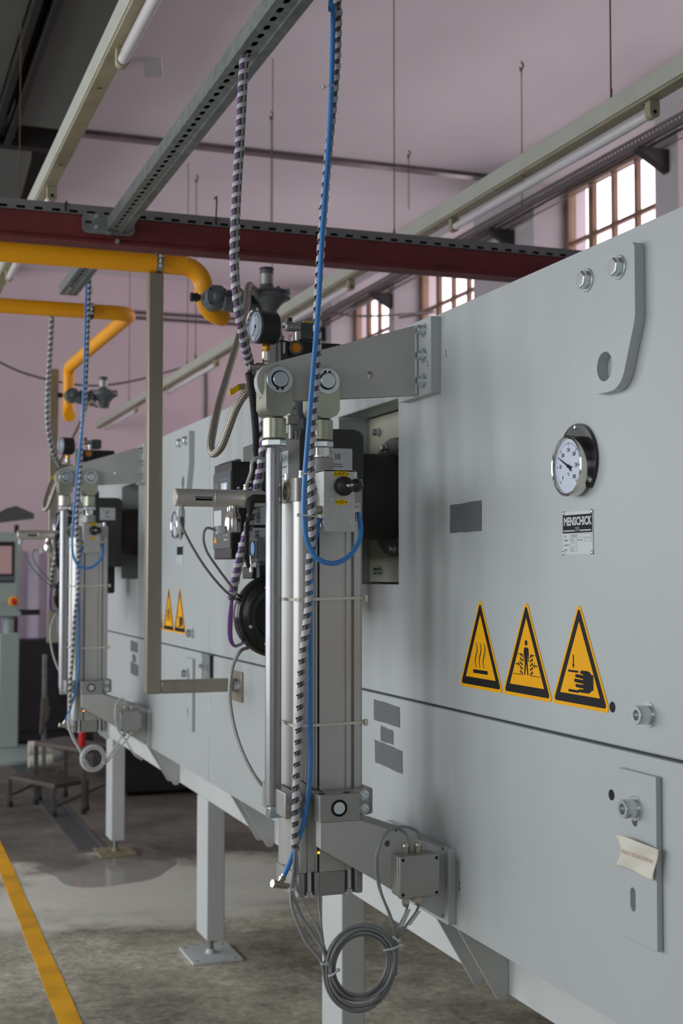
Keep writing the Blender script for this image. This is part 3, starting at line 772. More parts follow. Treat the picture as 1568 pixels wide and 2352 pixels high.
# square pneumatic cylinder
t = N(T('pneumatic_cylinder', 'tall square aluminium pneumatic cylinder in the foreground with valve box', 'cylinder', (1.014, YC, .85), 'square pneumatic cylinders'),
      'square aluminium pneumatic cylinder far behind the upright pipe post')
xl, xr, yf, yb = .934, 1.094, 2.895, 3.035
def profile():
    o = []
    # front face left -> right with grooves (x, y)
    def P2(*a): o.extend(a)
    P2((xl + .004, yf + .010), (xl + .010, yf + .003), (xl + .018, yf), (xl + .024, yf + .001), (xl + .027, yf + .004))
    P2((xl + .030, yf + .007), (.981, yf + .007), (.9815, yf + .001), (.9845, yf + .001), (.9845, yf + .014), (.9895, yf + .014), (.9895, yf), (1.0465, yf), (1.0465, yf + .004), (1.0535, yf + .004), (1.0535, yf), (1.0645, yf), (1.0645, yf + .012), (1.0725, yf + .012), (1.0725, yf), (1.088, yf))
    P2((xr, yf + .006), (xr, yb - .006), (xr - .006, yb), (xl + .006, yb), (xl, yb - .008))
    # left face with two shallow round flutes
    P2((xl, yb - .028), (xl + .006, yb - .034), (xl + .006, yf + .040), (xl + .001, yf + .036), (xl, yf + .030), (xl, yf + .022), (xl + .003, yf + .019), (xl, yf + .016))
    return o
FZ = Fr((0, 0, 0), (1, 0, 0), (0, 1, 0))
O('barrel', MB().prism(FZ, [profile()], .90, 1.732), 'alu', t)
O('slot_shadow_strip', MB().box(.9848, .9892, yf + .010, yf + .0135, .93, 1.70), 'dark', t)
cap = rpoly([(xl - .002, yf - .001), (xr + .001, yf - .001), (xr + .001, yb + .001), (xl - .002, yb + .001)], .008)
O('top_cap', MB().prism(FZ, [cap], 1.7325, 1.785), 'alucast', t, bev=.002)
O('bottom_cap', MB().prism(FZ, [[(xl - .002, yf + .012), (xl + .006, yf - .002), (xl + .020, yf - .002), (xl + .024, yf + .014), (xl + .042, yf + .014), (xl + .046, yf - .001), (1.050, yf - .001), (1.053, yf + .014), (1.072, yf + .014), (1.076, yf - .002), (xr - .004, yf - .002), (xr + .001, yf + .006), (xr + .001, yb), (xl - .002, yb)]], .847, .8995), 'alucast', t, bev=.0015)
for x in (xl + .033, 1.0625): O('tie_bolt', MB().cyl((x, yf + .007, .8475), (x, yf + .007, .90), .0062, 14).lathe((x, yf + .007, .846), (0, 0, 1), [(0, .0085), (.011, .009), (.012, .006)], 14), 'steel', t)
for x, y in ((xl + .018, yf + .016), (xr - .016, yf + .016), (xl + .018, yb - .016), (xr - .016, yb - .016)):
    O('cap_bolt', MB().lathe((x, y, 1.785), (0, 0, 1), [(0, .0085), (.004, .0085), (.004, .0075), (.017, .0075), (.0175, .0065)], 16), 'steel', t)
O('rod_gland', MB().lathe((1.014, YC, 1.785), (0, 0, 1), [(0, .0335), (.022, .0335), (.0225, .0318), (.050, .0318), (.053, .029)], 40), 'alucast', t)
O('rod', MB().cyl((1.016, YC, 1.835), (1.016, YC, 1.87), .0155, 28).prism(FZ, [rpoly([(1.000, YC - .016), (1.032, YC - .016), (1.032, YC + .016), (1.000, YC + .016)], .003)], 1.842, 1.862), 'chrome', t)
clevis(t, 1.017, 2.012, flip=True)
s1 = O('sensor', MB().box(.9852, .9888, yf + .0005, yf + .009, .895, .952), 'black', t)
O('led', MB().box(.9855, .9895, yf - .0012, yf + .002, .941, .9455), 'led', s1)
O('port', MB().prism(FX(xl - .002, 2.95, 1.757), [circ(0, 0, .021, 24), circ(0, 0, .014, 24)], 0, .008), 'nickel', t)

# trunnion
t = N(T('trunnion_mount', 'steel trunnion clamp with bearing block around the near cylinder', 'bracket', (1.01, 2.9, 1.05), 'trunnion mounts'),
      'steel trunnion clamp around the distant square cylinder')
O('clamp_band', MB().prism(FZ, [[(.902, 2.875), (.984, 2.875), (.984, 2.8935), (.9315, 2.8935), (.9315, 3.04), (1.0965, 3.04), (1.0965, 2.8935), (.990, 2.8935), (.990, 2.868), (1.098, 2.868), (1.112, 2.88), (1.112, 3.055), (.902, 3.055)]], 1.026, 1.0835), 'alucast', t, bev=.003)
b = O('bearing_block', MB().prism(FZ, [rpoly([(.964, 2.818), (1.058, 2.818), (1.058, 2.866), (.964, 2.866)], .002)], 1.0245, 1.0825), 'alucast', t, bev=.003)
O('bearing_ring', MB().ring((1.009, 2.8165, 1.0535), (0, 1, 0), .003, .0185, .0135, 32), 'ink', b)
O('trunnion_pin', MB().lathe((1.009, 2.8168, 1.0535), (0, 1, 0), [(0, .0132), (.02, .0135)], 32), 'steel', b)
for z in (1.071, 1.0395):
    socket_bolt(t, (1.086, 2.868, z), (0, -1, 0), .0090, .004, washer=True, wr=1.25); socket_bolt(t, (.930, 2.875, z - .002), (0, -1, 0), .0085, .006, washer=True, wr=1.3)
for x in (.977, 1.035): O('top_screw', MB().cyl((x, 2.842, 1.0826), (x, 2.842, 1.0834), .008, 14), 'dark', b)

# hand valve box
t = N(T('hand_valve', 'brushed valve box with black lever and yellow AUF and ZU tags', 'valve', (1.003, 2.84, 1.73), 'hand lever valves'),
      'small valve box with black lever on the distant cylinder')
f = FY(0, 2.800, 0)
cv = MB().prism(f, [rpoly([(.967, 1.661), (1.040, 1.661), (1.039, 1.797), (.967, 1.797)], .002)], -.0025, 0)
cv.prism(FX(.967, 0, 0), [[(-2.803, 1.661), (-2.803, 1.797), (-2.872, 1.797), (-2.872, 1.790), (-2.829, 1.735), (-2.827, 1.700), (-2.815, 1.661)]], -.0025, 0)
cv.box(.967, 1.04, 2.80, 2.872, 1.794, 1.7965)
O('cover', cv, 'alubrush', t, bev=.0006)
O('body', MB().box(.978, 1.030, 2.805, 2.8935, 1.672, 1.758), 'alucast', t, bev=.002)
k = O('lever_boot', MB().lathe((1.013, 2.799, 1.7615), (0, -1, 0), [(0, .0215), (.005, .0215), (.0055, .0205), (.010, .0205), (.0105, .0195), (.015, .0185), (.021, .013), (.026, .0065)], 32), 'rubber', t)
O('lever_stem', MB().cyl((1.013, 2.775, 1.7615), (1.0225, 2.757, 1.7605), .0045, 14), 'steel', t)
O('lever_ball', MB().ball((1.0245, 2.750, 1.7605), .0155, 28, 18), 'gloss', t)
for s_, a0, a1, b0, b1 in (('AUF', .990, 1.024, 1.7835, 1.7945), ('ZU', .9935, 1.0215, 1.7205, 1.7315)):
    g = O('tag', MB().prism(f, [rpoly([(a0, b0), (a1, b0), (a1, b1), (a0, b1)], .0012)], 0, .0012), 'tagyellow', t, label='yellow engraved tag reading ' + s_)
    TX('lettering', s_, .0092, f, (a0 + a1) / 2, (b0 + b1) / 2, .00125, 'ink', g, sx=1.)
    for a in (a0 + .0035, a1 - .0035): O('tag_screw', MB().cyl(f(a, (b0 + b1) / 2, .001), f(a, (b0 + b1) / 2, .0018), .0015, 10), 'ink', g)
for a, b in ((.9825, 1.7345), (1.0265, 1.682)): O('screw', MB().lathe(f(a, b), (0, -1, 0), [(0, .0038), (.002, .0035), (.0028, .001)], 12), 'steel', t)
for x, s_ in ((.966, -1), (1.041, 1)):
    O('elbow_fitting', MB().lathe((x, 2.826, 1.709), (s_, 0, 0), [(0, .0098), (.015, .0098), (.017, .0085), (.017, .004)], 18), 'nickel', t)
    xx = x + s_ * .010
    O('push_collar', MB().lathe((xx, 2.826, 1.6985 + .004), (s_ * .12, -.1, -1), [(0, .0062), (.010, .0062), (.011, .0078), (.016, .0078), (.0165, .006)], 18), 'nickel', t)

# junction box on the lower bracket
t = N(T('junction_box', 'square grey aluminium junction box on the near lower bracket', 'junction box', (1.18, 2.79, .9), 'junction boxes'),
      'square grey aluminium junction box on the distant lower bracket')
O('body', MB().box(1.132, 1.226, 2.780, 2.8195, .858, .948), 'alucast', t, bev=.005, seg=3)
O('lid', MB().box(1.131, 1.227, 2.766, 2.779, .857, .949), 'alucast', t, bev=.003, seg=3)
for x in (1.139, 1.219):
    for z in (.8655, .941): O('screw', MB().cyl((x, 2.7658, z), (x, 2.767, z), .0038, 14), 'dark', t)
for x in (1.157, 1.187):
    for s_, z in ((1, .948), (-1, .858)):
        O('cable_gland', MB().lathe((x, 2.795, z), (0, 0, s_), [(0, .0095), (.008, .0095), (.008, .0085), (.009, .0085), (.009, .0095), (.017, .0095)], 6, .2).lathe((x, 2.795, z + s_ * .017), (0, 0, s_), [(0, .0085), (.005, .0078), (.0085, .005), (.009, .003)], 16), 'nickel', t)

# blue air hoses
zt = 4.675
hp = [V((1.06, 2.84, zt)), V((1.055, 2.83, 3.6)), P(762, -40, Y=2.80), P(765, 20, Y=2.79), P(761, 200, Y=2.78), P(755, 330, Y=2.775), P(741, 520, Y=2.772), P(731, 700, Y=2.77), P(718, 860, Y=2.768), P(707, 1000, Y=2.768), P(699, 1110, Y=2.768), P(698, 1190, Y=2.768), P(706, 1245, Y=2.77), P(728, 1282, Y=2.772), P(764, 1294, Y=2.775), P(798, 1280, Y=2.78), P(822, 1248, Y=2.795), P(828, 1212, Y=2.808), P(823, 1180, Y=2.820)]
FARH = V((0, DY, 0))
def far_top(l): return [V((l[5].x, l[5].y, 3.085))] + l[6:]
S('air_hose', MB().tube(shift(path(far_top(hp), 8), FARH), .0056, 12), 'blue', 'blue air hose hanging and looping under the distant valve box', 'hose', 'blue air hoses')
(S('air_hose', MB().tube(path(hp, 8), .0056, 12), 'blue', 'long blue air hose hanging from above and looping under the valve box', 'hose', 'blue air hoses'))
t = N(T('lower_air_hose', 'blue air hose running down the near cylinder to a brass elbow', 'hose', P(640, 2030, Y=2.88), 'lower blue air hoses'),
      'blue air hose running down the distant cylinder to an elbow')
hp = [P(732, 1190, Y=2.824), P(726, 1225, Y=2.822), P(717, 1290, Y=2.84), P(712, 1380, Y=2.862), P(712, 1500, Y=2.875), P(712, 1640, Y=2.875), P(713, 1740, Y=2.872), P(709, 1820, Y=2.86), P(697, 1890, Y=2.858), P(680, 1940, Y=2.868), P(664, 1985, Y=2.885), P(651, 2013, Y=2.895)]
O('hose', MB().tube(path(hp, 8), .0056, 12), 'blue', t)
a = P(651, 2011, Y=2.895); u = (P(638, 2038, Y=2.9) - a).normalized()
O('elbow', MB().lathe(a - u * .004, u, [(0, .0062), (.006, .0062), (.007, .0085), (.012, .0085), (.013, .007), (.022, .007), (.023, .009), (.032, .009)], 14), 'nickel', t)
O('screw_end', MB().cyl(P(628, 2030, Y=2.89), P(668, 2036, Y=2.905), .0078, 8).hexa(P(632, 2030, Y=2.89), P(625, 2029, Y=2.888), .0105), 'nickel', t, bev=.0008)

# spiral-wrapped cable along the near cylinder
cp = [V((1.085, 2.86, zt)), V((1.08, 2.85, 3.6)), P(779, -40, Y=2.825), P(777, 30, Y=2.81), P(773, 150, Y=2.80), P(765, 240, Y=2.797), P(750, 400, Y=2.795), P(737, 570, Y=2.795), P(729, 700, Y=2.795), P(728, 850, Y=2.792), P(719, 960, Y=2.79), P(714, 1060, Y=2.79), P(716, 1150, Y=2.795), P(717, 1230, Y=2.82), P(711, 1300, Y=2.845), P(710, 1370, Y=2.862), P(703, 1440, Y=2.866), P(692, 1540, Y=2.870), P(688, 1640, Y=2.872), P(683, 1740, Y=2.872), P(680, 1830, Y=2.855), P(677, 1950, Y=2.862)]
def wrapped(l, d, label):
    pp = shift(path(l, 6), d)
    t = T('wrapped_cable', label, 'cable', tuple(pp[-1]), 'spiral wrapped cables')
    for q in range(3): O('cable', MB().tube(offs(pp, .0042, q * 2.09), .0036, 8), 'cabledark' if q else 'cablegrey', t)
    O('spiral_wrap', MB().ribbon(pp, .0082, .0135, .0255), 'wrap', t, sharp=60)
    return pp
wrapped(far_top(cp), FARH, 'spiral wrapped cable bundle running down the distant cylinder')
pp = wrapped(cp, V((0, 0, 0)), 'bundle of dark cables in grey spiral wrap down the near cylinder')

# loose grey cables below, coil, and runs to the box
e = pp[-1]
t = T('cable_coil', 'coil of thin grey cables hanging below the near junction box', 'cable', P(830, 2220, Y=2.79), 'hanging cable coils')
cy = 2.785; cc = P(828, 2211, Y=cy); base = []
def cpath(l, Y): return [P(u_, v_, Y=Y + (q or 0)) for u_, v_, q in l]
mb = MB()
runs = [[(677, 1948, .07), (674, 2000, .07), (668, 2050, .07), (672, 2090, .05), (700, 2160, .02), (735, 2205, 0), (744, 2240, 0)],
        [(680, 1948, .07), (682, 2000, .07), (672, 2045, .07), (690, 2100, .05), (720, 2150, .02), (740, 2180, 0), (752, 2210, 0)],
        [(675, 1948, .07), (680, 2030, .08), (690, 2060, .06), (718, 2110, .03), (738, 2155, 0), (750, 2190, 0)],
        [(731, 2005, .10), (732, 2060, .07), (737, 2120, .02), (744, 2180, 0)]]
for l, rr in zip(runs, (.0036, .0036, .0022, .0026)): O('cable', MB().tube(path(cpath(l, cy), 6), rr, 8), 'cablegrey', t)
random.seed(11)
allp = []
for q in range(11):
    ro = .0615 + .0022 * q + random.uniform(-.001, .001); ph = random.uniform(0, 6.28); dz = -.0008 * q if q < 6 else -.0016 * q + .004; ey = random.uniform(-.004, .004) + (q % 3) * .006 - .006
    pts = []
    for i in range(49):
        th = 2 * PI * i / 48; k_ = 1 + .03 * math.cos(2 * th + ph)
        b_ = (1 if math.sin(th) > 0 else 1 + .018 * q)
        pts.append(V((cc.x + ro * 1.02 * k_ * math.cos(th), cc.y + ey + .003 * math.sin(3 * th + ph), cc.z + ro * 1.02 * b_ * math.sin(th) - .004)))
    allp.append(pts)
for q, pts in enumerate(allp): O('coil_turn', MB().tube(pts, .0031, 8), 'cablegrey', t)
g1, g2 = P(932, 1934, Y=2.795), P(963, 1928, Y=2.795)
runs = [[(936, 1931, .01), (930, 1913, .01), (905, 1902, .0), (880, 1920, -.01), (864, 1965, -.02), (868, 2030, -.02), (890, 2090, -.01), (905, 2140, 0), (908, 2175, 0), (907, 2215, 0)],
        [(964, 1926, .01), (955, 1907, .01), (925, 1899, 0), (893, 1908, -.01), (872, 1940, -.02), (866, 1990, -.02), (875, 2050, -.02), (897, 2105, -.01), (909, 2150, 0), (911, 2190, 0), (909, 2240, 0)],
        [(936, 2078, .01), (930, 2100, 0), (918, 2125, 0), (911, 2155, 0), (910, 2200, 0)], [(965, 2070, .01), (955, 2095, 0), (930, 2130, 0), (914, 2160, 0), (912, 2210, 0)]]
for l in runs: O('cable', MB().tube(path(cpath(l, cy), 6), .0030, 8), 'cablegrey', t)
for (a_, b_) in (((938, 2090), (922, 2128)), ((962, 2094), (938, 2126))):
    p, q = P(*a_, Y=cy - .006), P(*b_, Y=cy - .006); O('cable_tag', MB().add([p + V((-.005, 0, 0)), p + V((.006, 0, .002)), q + V((.006, 0, .001)), q + V((-.006, 0, -.002)), p + V((-.005, .001, 0)), p + V((.006, .001, .002)), q + V((.006, .001, .001)), q + V((-.006, .001, -.002))], [(0, 1, 2, 3), (7, 6, 5, 4), (0, 4, 5, 1), (1, 5, 6, 2), (2, 6, 7, 3), (3, 7, 4, 0)]), 'sticker', t)
for a_, b_ in (((848, 2196), (916, 2172)),) and (((880, 2183), (920, 2171)), ((753, 2243), (776, 2228)), ((735, 2212), (750, 2214)), ((902, 2150), (915, 2160)), ((661, 2040), (676, 2043))):
    p, q = P(*a_, Y=cy - .014 if a_[1] > 2100 else 2.85), P(*b_, Y=cy - .014 if a_[1] > 2100 else 2.85); m_ = (p + q) / 2
    O('cable_tie', MB().tube(path([p, m_ + V((0, -.004, -.001)), q], 5), .0024, 6).box(q.x - .003, q.x + .004, q.y - .003, q.y + .003, q.z - .003, q.z + .003), 'wtie', t)
O('sensor_lead', MB().tube(path([P(735, 1795, Y=2.9), P(728, 1812, Y=2.885), P(715, 1810, Y=2.875), P(700, 1798, Y=2.875), P(690, 1792, Y=2.875)], 6), .0015, 6), 'cabledark', t)

tf = T('cable_coil', 'small pale coil of cables hanging below the distant junction box', 'cable', P(213, 1742, Y=6.1), 'hanging cable coils')
fc = P(214, 1742, Y=6.1)
for q in range(6):
    ro = .043 + .0028 * q; O('coil_turn', MB().tube([V((fc.x + ro * math.cos(2 * PI * i / 32), fc.y + .005 * (q % 3) - .005, fc.z + ro * (1 + .03 * (q % 2)) * math.sin(2 * PI * i / 32))) for i in range(33)], .0032, 8), 'clearhose', tf)
for l in ([(158, 1640, .07), (157, 1665, .06), (166, 1695, .03), (182, 1722, .01), (192, 1746, 0)], [(160, 1640, .07), (161, 1668, .06), (172, 1700, .03), (190, 1735, .01), (205, 1762, 0)], [(287, 1676, .0), (280, 1690, 0), (265, 1715, 0), (243, 1748, 0)], [(302, 1676, 0), (294, 1695, 0), (270, 1722, 0), (243, 1754, 0)], [(291, 1625, .01), (283, 1606, 0), (270, 1612, -.01), (264, 1640, -.02), (270, 1675, -.01), (288, 1700, -.01), (308, 1732, -.01), (326, 1745, 0)]):
    O('cable', MB().tube(path([P(u_, v_, Y=6.1 + q) for u_, v_, q in l], 6), .0040, 8), 'clearhose', tf)
for u_, v_ in ((192, 1746), (238, 1752), (270, 1718)): q = P(u_, v_, Y=6.085); O('cable_tie', MB().tube([q + V((-.010, 0, .004)), q + V((0, -.005, 0)), q + V((.012, 0, -.006))], .003, 6), 'wtie', tf)

# long cable ties round the near cylinder
for z0, lab, far in ((1.508, 'upper nylon cable tie strapped round the near cylinder', 'upper nylon cable tie strapped round the distant cylinder'), (1.225, 'lower nylon cable tie strapped round the near cylinder', 'lower nylon cable tie strapped round the distant cylinder')):
    t = N(T('cable_tie', lab, 'cable tie', (1.0, YC, z0), 'cable ties on the cylinders'), far)
    loop = [(xl - .003, yf + .006), (xl + .006, yf - .003), (1.088, yf - .003), (1.0975, yf + .004), (1.0975, yb + .003), (xl - .003, yb + .003)]
    inn = [(xl - .0015, yf + .007), (xl + .007, yf - .0015), (1.087, yf - .0015), (1.096, yf + .005), (1.096, yb + .0015), (xl - .0015, yb + .0015)]
    mb = MB(); mb.prism(Fr((0, 0, 0), (1, 0, 0), (0, 1, 0)), [loop, inn], z0, z0 + .0065)
    for v in mb.v: v.z += (v.x - 1.0) * .02
    O('strap', mb, 'tie', t)
    O('head', MB().box(1.0985, 1.106, yf - .002, yf + .010, z0 - .003, z0 + .0115), 'tie', t, bev=.001)
for u_, v_, Yv, lab, far, du, dv in ((702, 1088, 2.768, 'thin white tie joining blue hose and wrapped cable above the lever', 'thin white tie on the distant blue hose, upper', 16, 2), (694, 1183, 2.768, 'thin white tie joining blue hose and wrapped cable below the lever', 'thin white tie on the distant blue hose, lower', 34, 4), (753, 199, 2.775, 'thin white tie round blue hose high below ceiling', None, 16, 0)):
    a = P(u_ - 8, v_, Y=Yv - .008); b = P(u_ + du, v_ + dv, Y=Yv + .004)
    m_ = (a + b) / 2 + V((0, -.010, 0))
    o = S('hose_tie', MB().tube(path([a, a.lerp(m_, .5) + V((0, -.004, 0)), m_, m_.lerp(b, .5) + V((0, -.003, 0)), b], 5), .002, 6).box(a.x - .004, a.x + .003, a.y - .003, a.y + .003, a.z - .0035, a.z + .0035), 'wtie', lab, 'cable tie', 'small white ties on the hoses')
    if far: N(o, far)

# ================================================================== gas burner behind the cylinders
t = N(T('gas_burner', 'dark grey gas burner housing plugged into the near oven opening', 'burner', (1.15, 3.4, 1.6), 'gas burners'),
      'dark grey gas burner housing at the far oven opening')
h = O('housing', MB().prism(FY(0, 3.205, 0), [rpoly([(1.043, 1.60), (1.215, 1.60), (1.215, 1.92), (1.203, 1.932), (1.043, 1.932)], 0)], -.53, 0), 'charcoal', t, bev=.004)
O('front_plate', MB().prism(FY(0, 3.204, 0), [[(1.040, 1.60), (1.206, 1.60), (1.206, 1.912), (1.188, 1.933), (1.058, 1.933), (1.040, 1.912)]], 0, .006), 'anthra', t, bev=.001)
lb = O('label', MB().prism(FY(0, 3.198, 0), [rpoly([(1.105, 1.825), (1.180, 1.825), (1.180, 1.884), (1.105, 1.884)], .004)], 0, .0006), 'sticker', t, label='white type label with barcode')
pm = MB()
for i, (a, w_) in enumerate(((1.134, .003), (1.139, .002), (1.143, .004))): pm.prism(FY(0, 3.198, 0), [rect(a, a + w_, 1.856, 1.869)], .0006, .0009)
pm.prism(FY(0, 3.198, 0), [rect(1.13, 1.152, 1.843, 1.8452)], .0006, .0009).prism(FY(0, 3.198, 0), [rect(1.13, 1.155, 1.837, 1.8392)], .0006, .0009)
pm.prism(FY(0, 3.198, 0), [rect(1.12, 1.174, 1.8705, 1.871)], .0006, .0009)
O('print', pm, 'inkgrey', lb)
O('logo', MB().prism(FY(0, 3.198, 0), [circ(1.123, 1.876, .003, 10)], .0006, .0009), 'bluep', lb)
fs_ = FX(1.043, 0, 0)
lb = O('label', MB().prism(fs_, [rect(-3.46, -3.30, 1.80, 1.885)], .0002, .0008), 'sticker', t, label='pale side label with blue lettering')
TX('lettering', 'rhea', .026, fs_, -3.345, 1.868, .001, 'inkgrey', lb, align='RIGHT'); TX('lettering', 'Tec', .026, fs_, -3.343, 1.868, .001, 'bluep', lb, align='LEFT')
O('print', MB().prism(fs_, [rect(-3.44, -3.31, 1.842, 1.846)], .0008, .001).prism(fs_, [rect(-3.43, -3.33, 1.820, 1.823)], .0008, .001), 'inkgrey', lb)
hex_bolt(t, (1.043, 3.345, 1.908), (-1, 0, 0), .009, .010, m='steel')
O('combustion_tube', MB().lathe((1.20, 3.361, 1.773), (1, 0, 0), [(0, .090), (.02, .108), (.05, .115), (.15, .115)], 48), 'anthra', t)
O('flange', MB().lathe((1.352, 3.361, 1.774), (1, 0, 0), [(0, .158), (.010, .160), (.018, .160)], 56), 'charcoal', t, bev=.001)
for a in (25, 75, 130, 200, 260, 320):
    th = math.radians(a); hex_bolt(t, (1.352, 3.361 + .140 * math.cos(th), 1.774 + .140 * math.sin(th)), (-1, 0, 0), .0085, .012, name='flange_bolt')
for y, z in ((3.205, 1.962), (3.50, 1.962), (3.205, 1.575), (3.50, 1.575)): socket_bolt(t, (1.372, y, z), (-1, 0, 0), .0095, .02, name='sheet_bolt')
# blower
t = N(T('burner_blower', 'round glossy black blower intake behind the near steel tube', 'blower', (1.0, 3.35, 1.36), 'burner blowers'),
      'round black blower intake behind the distant cylinder')
bc = V((1.008, 3.28, 1.462))
O('drum', MB().lathe(bc + V((0, .10, 0)), (0, -1, 0), [(0, .05), (.03, .075), (.055, .100), (.06, .105), (.080, .1065), (.090, .1065), (.094, .104)], 56), 'gloss', t)
O('intake_ring', MB().lathe(bc, (0, -1, 0), [(0, .104), (.006, .1045), (.008, .1035), (.0085, .098), (.005, .095), (.007, .086), (.012, .078), (.010, .066), (.002, .058), (-.006, .052), (-.008, .03), (-.0085, .0005)], 56), 'gloss', t, sharp=50)
gm = MB()
for i in range(-4, 5):
    L_ = math.sqrt(.034 ** 2 - (i * .0075) ** 2); gm.box(bc.x + i * .0075 - .0008, bc.x + i * .0075 + .0008, bc.y + .004, bc.y + .0055, bc.z - L_, bc.z + L_); gm.box(bc.x - L_, bc.x + L_, bc.y + .0045, bc.y + .006, bc.z + i * .0075 - .0008, bc.z + i * .0075 + .0008)
gm.ring(bc + V((0, .003, 0)), (0, 1, 0), .004, .0365, .033, 32)
O('intake_grille', gm, 'steel', t)
for a in (115, 200, 245, 20, -60, 65):
    th = math.radians(a); p = bc + V((.078 * math.cos(th), -.0115, .078 * math.sin(th))); O('screw', MB().lathe(p, (0, -1, 0), [(0, .0052), (.0025, .0046), (.004, .0015)], 12), 'steel', t)
O('duct', MB().box(1.02, 1.20, 3.30, 3.46, 1.47, 1.61), 'black', t, bev=.01)
O('bracket', MB().box(.955, 1.03, 3.33, 3.42, 1.555, 1.585).box(.965, .985, 3.30, 3.33, 1.53, 1.60), 'black', t, bev=.003)
# control box
t = N(T('control_box', 'dark grey burner controller with small lit display beside near burner', 'control box', (.98, 3.54, 1.61), 'burner controllers'),
      'dark burner controller with lit display beside the far burner')
xa = .930
O('case', MB().box(xa + .003, 1.042, 3.452, 3.632, 1.607, 1.866), 'black', t, bev=.003)
O('front_cover', MB().add([(xa, 3.452, 1.635), (xa, 3.634, 1.635), (xa, 3.634, 1.838), (xa, 3.452, 1.838), (xa + .016, 3.455, 1.872), (xa + .016, 3.630, 1.872), (xa + .03, 3.452, 1.635), (xa + .03, 3.634, 1.635), (xa + .03, 3.634, 1.872), (xa + .03, 3.452, 1.872)],
   [(0, 1, 2, 3), (3, 2, 5, 4), (0, 6, 7, 1), (0, 3, 4, 9, 6), (1, 7, 8, 5, 2), (4, 5, 8, 9), (6, 9, 8, 7)]), 'charcoal', t, bev=.0015)
f = FX(xa, 0, 0)
O('display', MB().prism(f, [rect(-3.545, -3.480, 1.775, 1.812)], .0002, .0012), 'sticker', t)
O('display_digits', MB().prism(f, [rect(-3.515, -3.495, 1.790, 1.808)], .0012, .0016).prism(f, [rect(-3.542, -3.53, 1.776, 1.781)], .0012, .0016), 'display', t)
O('info_field', MB().prism(f, [rect(-3.625, -3.565, 1.783, 1.812)], .0002, .001), 'inkgrey', t)
O('label', MB().prism(f, [rect(-3.62, -3.54, 1.698, 1.740)], .0002, .001), 'sticker', t)
O('warning_triangle', MB().prism(f, [[(-3.618, 1.652), (-3.590, 1.652), (-3.604, 1.672)]], .0002, .001), 'yellow', t)
TX('lettering', 'DMG2', .017, f, -3.497, 1.674, .0006, 'sticker', t, sx=1.); O('small_print', MB().prism(f, [rect(-3.515, -3.48, 1.657, 1.660)], .0002, .0006), 'sticker', t)
O('stripe', MB().prism(f, [rect(-3.555, -3.475, 1.8205, 1.8222)], .0002, .0006), 'bluep', t)
f2 = FY(0, 3.452, 0)
for a0, a1, b0, b1 in ((.985, 1.028, 1.698, 1.762), (.982, 1.028, 1.655, 1.690)):
    l_ = O('barcode_label', MB().prism(f2, [rect(a0, a1, b0, b1)], .0002, .0008), 'sticker', t, label='white barcode label'); pm = MB(); q = b0 + .006
    while q < b1 - .008:
        e_ = random.uniform(.0008, .003); pm.prism(f2, [rect(a0 + .016, a0 + .028, q, q + e_)], .0008, .0011); q += e_ + .0018
    O('print', pm, 'ink', l_)
for a, b in ((.952, 1.795), (.952, 1.775), (.985, 1.812), (.985, 1.795), (.99, 1.768), (.955, 1.648)): O('screw', MB().lathe(f2(a, b), (0, -1, 0), [(0, .0042), (.0022, .0038), (.0034, .001)], 12), 'steel', t)
# flame detector tube
t = N(T('flame_detector', 'silver horizontal flame detector tube pointing left from the near burner', 'sensor', (.85, 3.15, 1.75), 'flame detectors'),
      'silver horizontal flame detector tube pointing left from far burner')
zc_ = 1.7495
O('tube', MB().lathe((.712, 3.15, zc_), (1, 0, 0), [(0, .0195), (.0025, .0215), (.0385, .0215), (.039, .0208), (.0398, .0208), (.0403, .0215), (.094, .0215), (.0948, .0222), (.097, .0222), (.098, .0213), (.165, .0213), (.166, .0219), (.172, .0219), (.1725, .0210), (.215, .0210), (.225, .017)], 36), 'satin', t)
O('print', MB().add([V((.712 + x, 3.15 - .0217 * math.cos(a), zc_ + .0217 * math.sin(a))) for x in (.046, .088) for a in (-.35, -.1)], [(0, 1, 3, 2)]).add([V((.712 + x, 3.15 - .0217 * math.cos(a), zc_ + .0217 * math.sin(a))) for x in (.044, .088) for a in (-.02, .08)], [(0, 1, 3, 2)]), 'ink', t)
O('cup', MB().lathe((.855, 3.15, zc_ - .018), (0, 0, -1), [(0, .0145), (.016, .0145), (.024, .0185), (.030, .0195), (.031, .0185), (.033, .0185), (.034, .0195), (.060, .0205), (.064, .0195)], 32), 'chrome', t)
O('cable_gland', MB().lathe((.727, 3.15, zc_ - .020), (0, 0, -1), [(0, .0085), (.008, .0085), (.0085, .0105), (.022, .0105), (.026, .0085)], 8), 'sticker', t, bev=.0006)
O('cable_gland', MB().lathe((.839, 3.15, 1.672), (-1, 0, 0), [(0, .0085), (.006, .0085), (.0065, .0115), (.020, .0115), (.025, .0085)], 8), 'sticker', t, bev=.0006)
O('plug_boot', MB().tube(bend([V((.945, 3.118, zc_ - .001)), V((.890, 3.118, zc_ - .001)), V((.888, 3.118, zc_ - .05))], .014, 8), lambda s_: .0105 if s_ < .75 else .0105 - (s_ - .75) * .026, 16), 'rubber', t)
O('plug_cable', MB().tube(path([V((.888, 3.118, zc_ - .05)), P(568, 1200, Y=3.16), P(566, 1270, Y=3.2), P(570, 1300, Y=3.27)], 8), .0055, 10), 'rubber', t)
O('purge_fitting', MB().lathe((.888, 3.15, zc_ + .020), (0, 0, 1), [(0, .0065), (.008, .0065), (.009, .0055), (.012, .0055), (.012, .0068), (.014, .0068)], 12), 'nickel', t)
